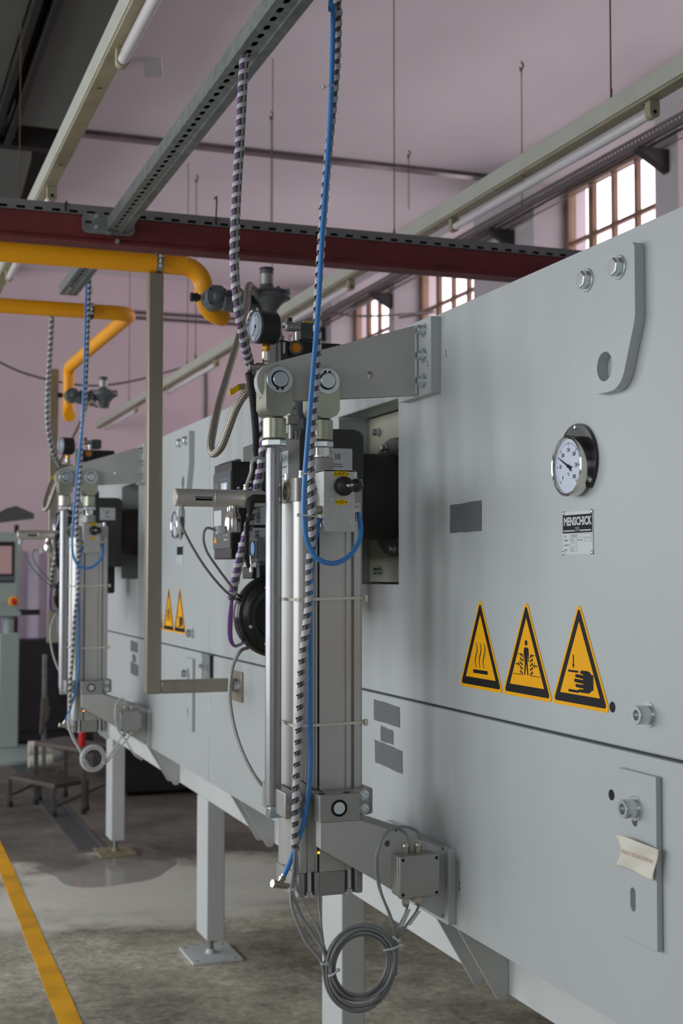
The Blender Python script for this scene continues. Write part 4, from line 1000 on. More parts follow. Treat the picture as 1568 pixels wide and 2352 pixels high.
O('purge_tube', MB().tube(path([V((.888, 3.15, zc_ + .03)), P(576, 1085, Y=3.15), P(579, 1062, Y=3.15), P(592, 1051, Y=3.155), P(606, 1054, Y=3.17), P(622, 1062, Y=3.2), P(640, 1068, Y=3.22)], 8), .0042, 10), 'clearhose', t)
O('signal_cable', MB().tube(path([V((.727, 3.15, 1.705)), P(416, 1205, Y=3.15), P(445, 1262, Y=3.16), P(480, 1315, Y=3.18), P(518, 1358, Y=3.22), P(545, 1376, Y=3.30), P(580, 1385, Y=3.44)], 8), .0032, 10), 'cablegrey', t)
O('signal_cable', MB().tube(path([V((.815, 3.15, 1.672)), P(475, 1213, Y=3.15), P(467, 1232, Y=3.15), P(474, 1265, Y=3.16), P(500, 1305, Y=3.18), P(530, 1345, Y=3.22), P(548, 1368, Y=3.30), P(580, 1380, Y=3.44)], 8), .0032, 10), 'cablegrey', t)
# pressure switch
t = N(T('pressure_switch', 'clear plastic pressure switch with blue dot above the near blower', 'sensor', (.98, 3.3, 1.585), 'pressure switches'),
      'clear plastic pressure switch above the far blower')
O('base', MB().box(.975, 1.03, 3.275, 3.345, 1.588, 1.660), 'black', t, bev=.004)
O('cover', MB().prism(FX(.975, 0, 0), [rpoly([(-3.352, 1.585), (-3.272, 1.585), (-3.272, 1.664), (-3.352, 1.664)], .012)], 0, .026), 'clearcover', t, bev=.002)
O('dot', MB().prism(FX(.9485, 0, 0), [circ(-3.300, 1.632, .017, 24)], 0, .0006), 'bluep', t); O('scale_strip', MB().prism(FX(.9485, 0, 0), [rect(-3.325, -3.316, 1.59, 1.615)], 0, .0006), 'sticker', t)
O('lower_body', MB().lathe((1.0, 3.31, 1.5885), (0, 0, -1), [(0, .02), (.02, .02), (.03, .012), (.05, .012)], 20), 'black', t); O('fitting', MB().lathe((.945, 3.30, 1.60), (0, 0, -1), [(0, .004), (.006, .004), (.006, .002), (.016, .002), (.016, .0055), (.028, .0055)], 10), 'nickel', t)
# purple bundle from the overhead channel to the blower
bp_ = [V((.853, 3.035, 2.80)), P(560, 150, Y=3.04), P(552, 300, Y=3.05), P(542, 470, Y=3.06), P(538, 600, Y=3.07), P(546, 700, Y=3.08), P(561, 785, Y=3.13), P(577, 850, Y=3.222), P(594, 910, Y=3.222), P(606, 970, Y=3.20), P(605, 1030, Y=3.18), P(598, 1080, Y=3.19), P(588, 1130, Y=3.2), P(576, 1190, Y=3.2), P(556, 1262, Y=3.21), P(541, 1325, Y=3.24), P(531, 1375, Y=3.27)]
pb = path(bp_, 7)
t = N(T('purple_cable_bundle', 'purple and grey cables in spiral wrap hanging from overhead galvanised channel', 'cable', tuple(pb[-1]), 'purple cable bundles'),
      'spiral wrapped cables hanging from end of the distant channel')
for m_, an in (('purple', 3.25), ('cabledark', 2.3), ('cablegrey', 1.4), ('cabledark', .4), ('purple', -1.6)): O('cable', MB().tube(offs(pb, .0068, an, -1.1), .0042, 8), m_, t)
O('spiral_wrap', MB().ribbon(pb[5:], .0110, .0105, .0265), 'wrap', t, sharp=60)
for dx in (0, .006): O('cable_tail', MB().tube(path([pb[-1] + V((dx * .3, 0, 0)), P(526 + dx * 800, 1420, Y=3.27), P(527 + dx * 600, 1465, Y=3.28), P(538, 1483, Y=3.30), P(552, 1480, Y=3.36), P(566, 1470, Y=3.42)], 7), .0042, 8), 'purple', t)
t = N(T('black_conduit', 'black corrugated conduit running down behind the near clevis', 'conduit', P(588, 1010, Y=3.16), 'black conduits'), 'black corrugated conduit behind the distant clevis')
cpp = path([P(571, 858, Y=3.20), P(576, 885, Y=3.185), P(582, 930, Y=3.18), P(588, 1000, Y=3.19), P(590, 1040, Y=3.30), P(600, 1060, Y=3.44)], 40)
O('conduit', MB().tube(cpp, lambda q: .0092 + .0007 * math.sin(q * 460), 12), 'rubber', t)
# braided gas hose, ball valve, gauge, solenoid block
hp = [P(592, 678, Y=4.46), P(576, 655, Y=4.38), P(568, 665, Y=4.3), P(566, 705, Y=4.15), P(551, 765, Y=3.95), P(526, 850, Y=3.7), P(502, 930, Y=3.55), P(487, 1000, Y=3.45), P(484, 1028, Y=3.42), P(491, 1042, Y=3.40), P(508, 1025, Y=3.38), P(524, 985, Y=3.36), P(541, 940, Y=3.34), P(560, 908, Y=3.33), P(577, 890, Y=3.33)]
N(S('braided_hose', MB().tube(path(hp, 10), .0108, 16, uv=True), 'braid', 'braided steel gas hose hanging in a loop near the burner', 'hose', 'braided gas hoses'), 'braided steel gas hose at the far burner')
t = N(T('ball_valve', 'small ball valve with yellow lever above the near burner', 'valve', P(575, 893, Y=3.33), 'yellow lever ball valves'), 'ball valve above the far burner')
a = P(577, 892, Y=3.33)
O('valve_body', MB().lathe(a - V((.006, 0, .002)), (1, -.05, .25), [(0, .011), (.012, .011), (.012, .014), (.024, .016), (.036, .014), (.036, .011), (.05, .011), (.12, .011)], 8).cyl(a + V((.016, -.004, .012)), a + V((.014, -.012, .026)), .006, 10), 'nickel', t, bev=.0008)
lv = [P(572, 886, Y=3.315), P(562, 887, Y=3.31), P(549, 889, Y=3.30), P(543, 893, Y=3.298), P(535, 899, Y=3.295), P(528, 900, Y=3.292)]
def strap(l, w_, th):
    mb = MB(); vs = []
    for p in l: vs += [p + V((0, -w_ * .2, -w_ / 2)), p + V((0, w_ * .2, w_ / 2)), p + V((0, w_ * .2 + th, w_ / 2)), p + V((0, -w_ * .2 + th, -w_ / 2))]
    fs = [(0, 1, 2, 3)]
    for i in range(len(l) - 1):
        for q in range(4): fs.append((i * 4 + q, i * 4 + (q + 1) % 4, i * 4 + 4 + (q + 1) % 4, i * 4 + 4 + q))
    n_ = (len(l) - 1) * 4; fs.append((n_ + 3, n_ + 2, n_ + 1, n_)); return mb.add(vs, fs)
O('lever', strap(lv[:3], .014, .003), 'steel', t); O('lever_grip', strap(lv[1:], .017, .006), 'tagyellow', t)
t = N(T('pressure_gauge', 'black bodied pressure gauge on brass stem above the near clevis', 'gauge', P(603, 830, Y=3.2), 'pressure gauges'), 'black bodied pressure gauge above the distant clevis')
gx = V((.935, 3.18, 2.176)); ax = V((-1, -.13, 0)).normalized()
O('case', MB().lathe(gx - ax * .040, ax, [(0, .034), (.006, .0405), (.052, .0415), (.0535, .040)], 40), 'black', t)
O('rim', MB().lathe(gx + ax * .0135, ax, [(0, .041), (.004, .0425), (.011, .0425), (.013, .0405), (.012, .037), (.003, .036)], 40), 'clearcover', t)
O('dial_face', MB().lathe(gx + ax * .0155, ax, [(0, .0365), (.001, .0365)], 36), 'dial', t)
a1 = V((0, 0, 1)).cross(-ax).normalized(); gf = Fr(gx + ax * .0168, -a1, (0, 0, 1)); 
if gf.n.dot(ax) < 0: gf = Fr(gx + ax * .0168, a1, (0, 0, 1))
tk = MB()
for i in range(31):
    th = math.radians(225 - i * 9); r0 = .029 if i % 5 else .025; ca, sa = math.cos(th), math.sin(th); w2 = .0005
    tk.prism(gf, [[(r0 * ca - w2 * sa, r0 * sa + w2 * ca), (r0 * ca + w2 * sa, r0 * sa - w2 * ca), (.033 * ca + w2 * sa, .033 * sa - w2 * ca), (.033 * ca - w2 * sa, .033 * sa + w2 * ca)]], 0, .0003)
O('scale', tk, 'inkgrey', t)
O('needle', MB().prism(gf, [bar((.004, .006), (-.014, -.022), .0018), ], .0008, .0014).prism(gf, [circ(0, 0, .0035, 12)], .0003, .0016), 'ink', t)
O('window', MB().lathe(gx + ax * .022, ax, [(0, .0375), (.0008, .0375)], 36), 'lens', t)
b0 = gx + V((.014, .006, -.041))
O('brass_nut', MB().lathe(b0, (0, 0, -1), [(-.004, .009), (.0, .0115), (.013, .0115), (.0135, .0085), (.018, .0085)], 6, .2), 'brass', t, bev=.0006)
O('adapter', MB().lathe(b0 + V((0, 0, -.017)), (0, 0, -1), [(0, .0095), (.001, .0112), (.024, .0112), (.025, .010), (.03, .0085), (.036, .0085)], 8), 'nickel', t, bev=.0006)
b1 = b0 + V((0, 0, -.058))
O('push_valve', MB().lathe(b1 + V((-.044, 0, 0)), (1, 0, 0), [(0, .0085), (.019, .0085), (.0195, .0118), (.066, .0118), (.07, .009), (.14, .009)], 16), 'nickel', t)
t = N(T('gas_solenoid', 'black gas solenoid valve block with orange disc above near bracket arm', 'valve', (1.02, 3.38, 2.08), 'gas solenoid valves'), 'black gas solenoid valve with orange disc above far bracket arm')
sy = 3.33
def PS(u, v): return P(u, v, Y=sy)
A, B = PS(641, 781), PS(735, 832)
O('body', MB().box(A.x, B.x + .06, sy, sy + .10, B.z - .05, A.z), 'black', t, bev=.004)
O('side_block', MB().box(A.x - .001, A.x + .020, sy - .012, sy + .02, PS(650, 830).z - .02, PS(650, 787).z), 'anthra', t, bev=.003)
O('level_strip', MB().box(PS(647, 0 + 790).x, PS(651, 790).x, sy - .0135, sy - .0118, PS(648, 813).z, PS(648, 788).z), 'sticker', t)
c_ = PS(677, 800)
O('disc_rim', MB().lathe(c_, (0, -1, 0), [(0, .0195), (.010, .0195), (.012, .018), (.012, .014), (.009, .0135), (.009, .0005)], 28), 'charcoal', t)
O('orange_disc', MB().lathe(c_ + V((0, -.0092, 0)), (0, -1, 0), [(0, .0132), (.001, .0132)], 24), mat('orange_adjuster', rgb(214, 128, 22), .5, var=.12, vscale=200), t)
O('cap', MB().lathe(PS(651, 778) + V((0, .03, 0)), (0, 0, 1), [(0, .0105), (.012, .0105), (.0125, .006), (.022, .006)], 20), 'alucast', t)
O('bracket_wire', MB().tube(bend([PS(663, 786), PS(664, 771), PS(671, 772), PS(671, 786)], .003, 5), .0022, 8), 'chrome', t)
O('plug', MB().lathe(PS(653, 750), (1, 0, 0), [(0, .008), (.004, .0118), (.022, .0118), (.0225, .0105), (.024, .0105), (.0245, .0115), (.030, .0115), (.0305, .0095), (.042, .0095)], 24), 'alucast', t)
O('plug_cap', MB().lathe(PS(664, 739), (0, 0, 1), [(0, .0085), (.009, .0085), (.010, .007)], 16), 'black', t)
O('plug_cable', MB().tube(path([PS(653, 750), PS(640, 753), PS(628, 757) + V((0, .02, 0)), PS(615, 775) + V((0, .05, 0))], 6), .004, 8), 'cablegrey', t)
a, b = PS(692, 738), PS(722, 778); cb = O('coil', MB().box(a.x, b.x + .01, sy + .005, sy + .06, b.z - .001, a.z), 'gasgrey', t, bev=.004)
for i in range(7): z = b.z + .005 + i * .0052; O('coil_rib', MB().box(a.x - .001, b.x + .011, sy + .002, sy + .062, z, z + .0026), 'gasgrey', cb)
O('coil_cap', MB().box(a.x + .010, b.x + .006, sy + .008, sy + .05, a.z - .001, a.z + .003), 'tagyellow', t)
O('post', MB().cyl(PS(681, 785), PS(681, 762), .0045, 12), 'chrome', t)
O('support_plate', MB().box(PS(622, 800).x, PS(641, 800).x, sy + .02, sy + .03, 1.99, PS(630, 775).z), 'paint2', t, bev=.002)
O('outlet_pipe', MB().cyl((1.10, sy + .05, 1.93), (1.10, sy + .05, B.z - .045), .024, 20).hexa((1.10, sy + .05, 1.94), (1.10, sy + .05, 1.975), .034), 'gasgrey', t, bev=.002)
u0 = P(678, 965, Y=3.2)
t = N(T('union_fitting', 'grey cast pipe union between the two near clevises', 'pipe fitting', u0, 'cast pipe unions'), 'grey cast pipe union between the two distant clevises')
O('fitting', MB().hexa(u0 + V((0, .03, -.008)), u0 + V((0, .03, .014)), .0185, .2).cyl(u0 + V((0, .03, .014)), u0 + V((0, .03, .032)), .0095, 8).cyl(u0 + V((0, .03, .032)), u0 + V((0, .03, .040)), .012, 14).cyl(u0 + V((0, .03, -.045)), u0 + V((0, .03, -.008)), .008, 12), 'alucast', t, bev=.001)
pp = path([P(570, 1488, Y=3.33), P(553, 1495, Y=3.32), P(538, 1520, Y=3.31), P(529, 1560, Y=3.30), P(528, 1610, Y=3.30), P(538, 1670, Y=3.30), P(557, 1728, Y=3.30), P(584, 1780, Y=3.30), P(606, 1806, Y=3.30), P(640, 1830, Y=3.32), P(672, 1836, X=1.275)], 8)
t = N(T('braided_conduit', 'thin silver braided conduit curving down from near blower to the oven', 'conduit', pp[-1], 'silver braided conduits'), 'thin silver braided conduit under the far blower')
O('conduit', MB().tube(pp, .0048, 12, uv=True), 'braid2', t); O('gland', MB().lathe(P(572, 1486, Y=3.333), (.8, .3, .5), [(0, .0075), (.012, .0075), (.012, .009), (.02, .009), (.035, .006)], 8), 'nickel', t)

# ---- gas regulator and shut-off valve at each pipe end
t = T('gas_regulator', 'dark grey round gas regulator at the end of front yellow pipe', 'valve', (1.34, 4.5, 2.5), 'gas regulators')
rc = P(616, 684, Y=4.5)
O('bowl', MB().lathe(rc + V((0, 0, -.075)), (0, 0, 1), [(0, .028), (.03, .032), (.05, .046), (.066, .066), (.072, .070)], 36), 'gasgrey', t)
O('diaphragm_flange', MB().lathe(rc + V((0, 0, -.003)), (0, 0, 1), [(0, .078), (.012, .079), (.0125, .074), (.0145, .074), (.015, .079), (.024, .077), (.028, .060), (.034, .03)], 40), 'gasgrey', t)
for i in range(8):
    th = 2 * PI * i / 8 + .2; q = rc + V((.0715 * math.cos(th), .0715 * math.sin(th), -.006)); O('flange_bolt', MB().hexa(q, q + V((0, 0, .034)), .006), 'gasgrey', t)
O('spring_tower', MB().lathe(rc + V((-.006, 0, .028)), (0, 0, 1), [(0, .028), (.006, .0255), (.016, .024), (.070, .0238)], 28), 'gasgrey', t)
O('tower_label', MB().lathe(rc + V((-.006, 0, .046)), (0, 0, 1), [(0, .0244), (.036, .0243)], 28), 'alucast', t)
O('tower_cap', MB().lathe(rc + V((-.006, 0, .097)), (0, 0, 1), [(0, .0252), (.006, .0252), (.008, .023)], 28), 'black', t)
vc = P(492, 686, Y=4.555)
O('inlet_pipe', MB().cyl(rc + V((-.05, 0, -.045)), V((vc.x + .02, rc.y, rc.z - .030)), .026, 20).lathe(V((vc.x + .060, rc.y, rc.z - .012)), (1, 0, 0), [(0, .036), (.02, .038), (.02, .030), (.035, .030), (.035, .038), (.05, .036)], 24), 'gasgrey', t)
REG = t
t = T('shutoff_valve', 'dark grey blocky shut-off valve on front yellow pipe end', 'valve', tuple(vc), 'shut-off valves')
O('body', MB().lathe(vc + V((.0, -.045, 0)), (0, 1, 0), [(0, .038), (.004, .044), (.070, .044), (.075, .04)], 8, PI / 8), 'gasgrey', t, bev=.004)
O('cover', MB().lathe(vc + V((0, -.045, 0)), (0, -1, 0), [(0, .024), (.004, .024), (.005, .016), (.014, .012), (.015, .004)], 24), 'gasgrey', t)
for sx in (-1, 1):
    for sz in (-1, 1): O('cover_screw', MB().cyl(vc + V((sx * .026, -.048, sz * .025)), vc + V((sx * .026, -.042, sz * .025)), .004, 12), 'black', t)
O('outlet', MB().cyl(vc + V((.045, 0, 0)), vc + V((.085, -.005, 0)), .034, 20), 'gasgrey', t, bev=.003)
O('test_nipple', MB().lathe(vc + V((-.05, 0, 0)), (-1, 0, 0), [(0, .012), (.010, .012), (.010, .016), (.020, .016), (.020, .012), (.026, .012), (.026, .016), (.034, .016)], 14), 'black', t)
VAL = t

# far copies
for o, lab in NEAR: copy_tree(o, (0, DY, 0), lab)
copy_tree(REG, (0, DY, .07), 'dark grey round gas regulator beside the distant yellow pipe drop')
copy_tree(VAL, (0.0, DY, .07), 'dark grey shut-off valve on the distant yellow pipe drop')
# the distant bundle shows grey cables only
for o in bpy.data.objects:
    if o.parent and o.parent.get('label', '') == 'spiral wrapped cables hanging from end of the distant channel' and o.name.startswith('cable.') and o.data.materials[0] == M['purple']:
        o.material_slots[0].link = 'OBJECT'; o.material_slots[0].material = M['cablegrey']

# ================================================================== yellow gas pipes and their steel frames
PZ = 2.655
t = T('gas_pipe', 'front yellow gas pipe with elbow, over the upright steel post', 'pipe', (.5, 4.64, PZ), 'yellow gas pipes')
O('pipe', MB().tube(bend([V((-2.2, 4.64, PZ)), V((1.150, 4.64, PZ)), V((1.150, 4.64, 2.492)), V((1.235, 4.685, 2.492))], .078, 12), .034, 28), 'yellowpipe', t)
for x in (1.083,): O('weld_seam', MB().ring((x, 4.64, PZ), (1, 0, 0), .003, .0348, .03, 28), 'yellowpipe', t)
def frame(x, y, ztop, zarm, label, lz=.045):
    t = T('steel_frame', label, 'frame', (x, y, zarm), 'steel pipe frames')
    O('post', MB().box(x - .026, x + .026, y - .025, y + .025, zarm - .0, ztop), 'inox', t, bev=.004)
    O('arm', MB().box(x + .0265, X0 - .008, y - .025, y + .025, zarm, zarm + lz), 'inox', t, bev=.004)
    O('wall_plate', MB().box(X0 - .008, X0 - .0005, y - .075, y + .06, zarm - .035, zarm + .07), 'inox', t, bev=.001)
    socket_bolt(t, (X0 - .008, y - .048, zarm + .022), (-1, 0, 0), .013, .016)
    return t
fr1 = frame(.975, 4.64, 2.619, 1.153, 'upright L-shaped stainless post and arm under the front yellow pipe')
def clamp(px, py, pz, r, label, m='inox'):
    t = T('pipe_clamp', label, 'pipe clamp', (px, py, pz), 'pipe clamps')
    O('band', MB().ring((px - .011, py, pz), (1, 0, 0), .022, r + .004, r + .0004, 36), m, t)
    for s_ in (-1, 1):
        O('ear', MB().box(px - .012, px + .012, py - r - .022, py - r - .002, pz + s_ * .010 - .002, pz + s_ * .010 + .002), m, t, bev=.001)
    O('bolt', MB().cyl((px, py - r - .013, pz - .022), (px, py - r - .013, pz + .022), .004, 12).hexa((px, py - r - .013, pz + .013), (px, py - r - .013, pz + .02), .008).hexa((px, py - r - .013, pz - .02), (px, py - r - .013, pz - .013), .008), 'steel', t)
    return t
clamp(.985, 4.64, PZ, .034, 'steel clamp holding the front yellow pipe on its post')
PY2, PX2, PZ2 = 6.175, 1.186, 2.770
t = T('gas_pipe', 'rear yellow gas pipe turning back toward the far oven', 'pipe', (.5, PY2, PZ2), 'yellow gas pipes')
O('pipe', MB().tube(bend([V((-2.4, PY2, PZ2)), V((PX2, PY2, PZ2)), V((PX2, 8.12, PZ2 + .03)), V((PX2, 8.13, 2.50)), V((PX2 - .005, 8.03, 2.50))], .07, 12), .034, 28), 'yellowpipe', t)
clamp(P(207, 705, Y=PY2).x, PY2, PZ2, .034, 'black clamp hanging the rear yellow pipe from a rod', 'black')
frame(1.105, 8.16, 2.79, 1.155, 'distant upright steel post behind the far cylinder', .05)
hx = P(206, 680, Y=PY2).x
t = T('pipe_hanger', 'thin threaded rod hanging the rear yellow pipe from the beam', 'hanger', (hx, PY2, 2.8), None)
O('rod', MB().cyl((hx, PY2, 2.808), (hx, PY2, 3.10), .005, 10), 'galv', t)
O('rail', MB().cyl((hx, 4.905, 2.83), (hx, PY2 + .01, 3.09), .012, 10), 'galv', t)
O('nut', MB().hexa((hx, PY2, 2.85), (hx, PY2, 2.89), .013), 'sticker', t)

# ================================================================== red beam with perforated tray, galvanised channels
BY = 4.80
t = T('red_beam', 'long dark red steel beam crossing above the oven', 'beam', (1, BY, 2.75))
O('beam', MB().prism(Fr((0, 0, 0), (0, 1, 0), (0, 0, 1)), [[(BY, 2.752), (BY + .10, 2.752), (BY + .10, 2.848), (BY, 2.848), (BY, 2.790), (BY + .006, 2.780), (BY + .006, 2.770), (BY, 2.764)]], -2.6, 3.6), 'red', t, bev=.003)
for u_, v_ in ((268, 555),): p = P(u_, v_, Y=BY); O('bolt', MB().hexa((p.x, BY, p.z), (p.x, BY - .010, p.z), .009), 'steel', t)
t = T('cable_tray', 'perforated grey cable tray lying on the dark red beam', 'cable tray', (1, BY, 2.85))
holes = []
x = -2.5
while x < 3.45: holes.append(rect(x, x + .030, 2.8525, 2.8625)); x += .0615
fb = FY(0, BY - .004, 0)
O('side', MB().prism(fb, [rect(-2.6, 3.6, 2.850, 2.884)] + holes, -.002, 0), 'trayGrey', t)
O('floor_sheet', MB().box(-2.6, 3.6, BY - .002, BY + .11, 2.8485, 2.8505), 'trayGrey', t)
O('back_side', MB().box(-2.6, 3.6, BY + .108, BY + .11, 2.8505, 2.884), 'trayGrey', t); O('slot_shade_sheet', MB().box(-2.6, 3.6, BY + .016, BY + .018, 2.8505, 2.880), 'dark', t)  # dark sheet added behind the slots paints the shade inside the tray
for q, (m_, dy_, u_) in enumerate((('blue', .03, 0), ('cabledark', .05, 0), ('cablegrey', .07, 0))):
    pts = [V((-2.6 + .1 * i, BY + dy_ + .006 * math.sin(i * .9 + q), 2.862 + (.018 if 27 < i < 34 and q < 1 else 0) + .004 * math.sin(i * 1.7 + q))) for i in range(62)]
    S('tray_cable', MB().tube(path(pts, 2), .006, 8), m_, ('blue cable', 'dark cable', 'grey cable')[q] + ' lying in the tray on the red beam', 'cable', 'cables in the tray')
for u_, lab in ((148, 'left'), (492, 'middle'), (733, 'right')):
    p = P(u_, 500, Y=BY + .02); lo = 2.853; hi = 2.89 if u_ == 148 else 2.955
    S('cable_tie', MB().tube(path([V((p.x, BY - .008, lo)), V((p.x - .001, BY - .009, lo + .02)), V((p.x + .003, BY - .004, hi)), V((p.x + (.01 if u_ == 148 else .002), BY + .03, hi + .004))], 5), .003, 6), 'black', 'black cable tie sticking up from the tray, %s of three' % lab, 'cable tie', 'black ties on the tray')
# galvanised channel
def channel(y0, y1, label, plate):
    t = T('strut_channel', label, 'channel', (.868, y0, 2.80), 'galvanised channels')
    xa_, xb_ = .828, .905; zb, zt_ = 2.795, 2.838
    hl = []; y = y0 + .05
    while y < y1 - .06: hl.append(rpoly([(xa_ + .018, y), (xa_ + .032, y), (xa_ + .032, y + .028), (xa_ + .018, y + .028)], .006, 3)); y += .05
    O('web', MB().prism(Fr((0, 0, 0), (1, 0, 0), (0, 1, 0)), [rect(xa_, xb_, y0, y1)] + hl, zb, zb + .0025), 'galv', t)
    O('side', MB().box(xa_, xa_ + .0025, y0, y1, zb + .0025, zt_), 'galv', t); O('side', MB().box(xb_ - .0025, xb_, y0, y1, zb + .0025, zt_), 'galv', t)
    O('cover', MB().box(xa_ + .0026, xb_ - .0026, y0, y1, zt_ - .006, zt_ - .003), 'dark', t)  # dark sheet added over the slots, their inner shade put into colour
    O('lip', MB().box(xa_ + .048, xa_ + .052, y0, y1, zb - .005, zb), 'galv', t); O('lip', MB().box(xa_ + .0025, xa_ + .018, y0, y1, zt_ - .0025, zt_), 'galv', t); O('lip', MB().box(xb_ - .018, xb_ - .0025, y0, y1, zt_ - .0025, zt_), 'galv', t)
    if plate:
        f = FY(0, y1 + .008, 0)
        O('end_plate', MB().prism(f, [rpoly([(.743, 2.782), (.931, 2.782), (.931, 2.853), (.743, 2.853)], [.022, .022, .014, .014]), rpoly(rect(.753, .777, 2.816, 2.826), .004), rpoly(rect(.897, .921, 2.816, 2.826), .004)], -.004, .004), 'galv', t, bev=.001)
        for x, z in ((.791, 2.842), (.791, 2.804), (.838, 2.785), (.882, 2.800)): O('plate_screw', MB().hexa((x, y1 + .004, z), (x, y1 - .008, z), .0075), 'steel', t)
    return t
channel(1.2, 4.784, 'long slotted galvanised channel overhead, running up to red beam', True)
channel(4.91, 5.97, 'short end of galvanised channel behind the red beam', False)

# ================================================================== luminaires
def luminaire(x, z, y0, y1, label, tubes, wires):
    t = T('strip_light', label, 'light', (x, y0, z), 'fluorescent light rails')
    O('trunking', MB().box(x, x + .062, y0, y1, z, z + .062), 'cream', t, bev=.003)
    O('cover', MB().box(x + .006, x + .056, y0, y1, z - .009, z - .0005), 'creamold', t, bev=.002)
    for (a, b) in tubes:
        O('tube', MB().lathe((x + .040, a + .03, z - .045), (0, 1, 0), [(0, .0155), (.05, .0155), (.055, .017), (b - a - .115, .017), (b - a - .11, .0155), (b - a - .06, .0155)], 20), 'tubeglass', t)
        for y, s_ in ((a, 1), (b, -1)):
            O('lamp_holder', MB().prism(Fr((0, y, 0), (1, 0, 0), (0, 0, 1)), [rpoly([(x + .022, z - .064), (x + .058, z - .064), (x + .058, z - .0095), (x + .022, z - .0095)], [.016, .016, .003, .003])], -.026 if s_ > 0 else -.004, .004 if s_ > 0 else .026), 'creamold', t, bev=.002)
            O('holder_hole', MB().cyl((x + .040, y - s_ * .0045, z - .045), (x + .040, y - s_ * .0035, z - .045), .007, 14), 'dark', t)
    y = y0 + .4
    while y < y1:
        O('rust_spot', MB().lathe((x + .03, y, z - .0091), (0, 0, -1), [(0, .007), (.002, .006), (.003, .001)], 10), 'rust', t); y += .82
    for wy in wires:
        O('hanger_wire', MB().cyl((x + .03, wy, z + .10), (x + .03, wy, CEIL), .0028, 8), 'rust', t)
        O('hook', MB().tube(path([V((x + .03, wy, z + .105)), V((x + .025, wy - .012, z + .10)), V((x + .022, wy - .014, z + .075)), V((x + .03, wy, z + .063)), V((x + .038, wy + .012, z + .075)), V((x + .034, wy + .006, z + .095))], 6), .0035, 8), 'rust', t)
    return t
luminaire(2.30, 3.062, 1.6, 13.85, 'long cream fluorescent light rail by the right windows', [(3.60, 5.12), (6.35, 7.87), (9.05, 10.57), (11.9, 13.42)], [3.84, 5.75, 7.7, 9.9, 12.2])
luminaire(.646, 3.055, 1.2, 9.2, 'cream fluorescent light rail at upper left with bare tubes', [(2.2, 3.74), (5.17, 6.7)], [3.2, 6.2])

# free wires hanging from the ceiling
for u0_, v0_, u1_, v1_, lab in ((1197, 142, 1188, 512, 'thin wire hanging from a ceiling hook, right of light rail'), (938, 345, 934, 480, 'thin wire hanging from a ceiling hook behind light rail'), (623, 60, 622, 600, 'thin straight wire hanging left of the hanging hoses'), (449, 300, 449, 820, 'thin wire hanging behind the steel post')):
    a = P(u0_, v0_, Z=CEIL) if v0_ > 100 else P(u0_, v1_, Y=9.0 if u0_ == 449 else 8.0); 
    if v0_ > 130 and u0_ > 900: zl = P(u1_, v1_, Y=a.y).z; x_, y_ = a.x, a.y
    else: q = P(u1_, v1_, Y=10.2 if u0_ == 449 else 8.6); x_, y_, zl = q.x, q.y, q.z
    t = T('ceiling_wire', lab, 'wire', (x_, y_, CEIL), 'wires hanging from the ceiling')
    O('wire', MB().cyl((x_, y_, zl), (x_, y_, CEIL - .06), .0035, 8), 'rust' if u0_ > 700 else 'wallcable', t); O('hook', MB().tube(path([V((x_, y_, CEIL)), V((x_ + .012, y_, CEIL - .02)), V((x_, y_, CEIL - .05)), V((x_ - .01, y_, CEIL - .035)), V((x_, y_, CEIL - .065))], 6), .006, 8), 'rust', t)
    if zl < 3.6: O('weight', MB().cyl((x_, y_, zl - .02), (x_, y_, zl + .02), .008, 8), 'rust', t)
p = P(345, 140, Z=CEIL)
fl = [p + V(q) for q in ((-.055, -.05, 0), (.05, -.07, 0), (.085, .03, -.075), (-.02, .06, -.085))]
S('ceiling_flap', MB().add(fl + [v + V((.004, .0, .008)) for v in fl], [(0, 1, 2, 3), (7, 6, 5, 4), (0, 4, 5, 1), (1, 5, 6, 2), (2, 6, 7, 3), (3, 7, 4, 0)]), 'white', 'small bent flap of plaster sticking out of the ceiling', 'ceiling flap')

# ================================================================== cable tray and brackets along the right wall
t = T('wall_cable_tray', 'dark perforated cable tray along the right wall, above windows', 'cable tray', (4.56, 8, 4.23))
TZ = 4.225
hl = []; y = 5.0
while y < 13.8: hl.append(rect(-y - .02, -y, TZ + .030, TZ + .046)); y += .040
O('side', MB().prism(FX(4.545, 0, 0), [rect(-13.95, -4.6, TZ, TZ + .068)] + hl, -.003, 0), 'wallcable', t)
hl = []; y = 5.0
while y < 13.8: hl.append(rect(4.57, 4.605, y, y + .035)); hl.append(rect(4.63, 4.67, y, y + .035)); y += .057
O('floor_sheet', MB().prism(Fr((0, 0, 0), (1, 0, 0), (0, 1, 0)), [rect(4.548, 4.715, 4.6, 13.95)] + hl, TZ - .002, TZ), 'wallcable', t)
for y in (7.19, 9.30, 11.82, 13.75):
    O('wall_bracket', MB().prism(Fr((0, y, 0), (1, 0, 0), (0, 0, 1)), [[(4.535, TZ - .027), (4.759, TZ - .15), (4.759, TZ - .003), (4.535, TZ - .003)]], -.033, .033), 'black', t, bev=.004)
for i, (dz, r_) in enumerate(((.014, .012), (.011, .009))):
    S('tray_cable', MB().tube(path([V((4.59 + .05 * i, 4.7 + .6 * j, TZ + dz + .004 + .004 * math.sin(j * 2.1 + i))) for j in range(16)], 3), r_, 8), 'black', ('thick', 'thin')[i] + ' black cable in the right wall tray', 'cable', 'cables in the tray')
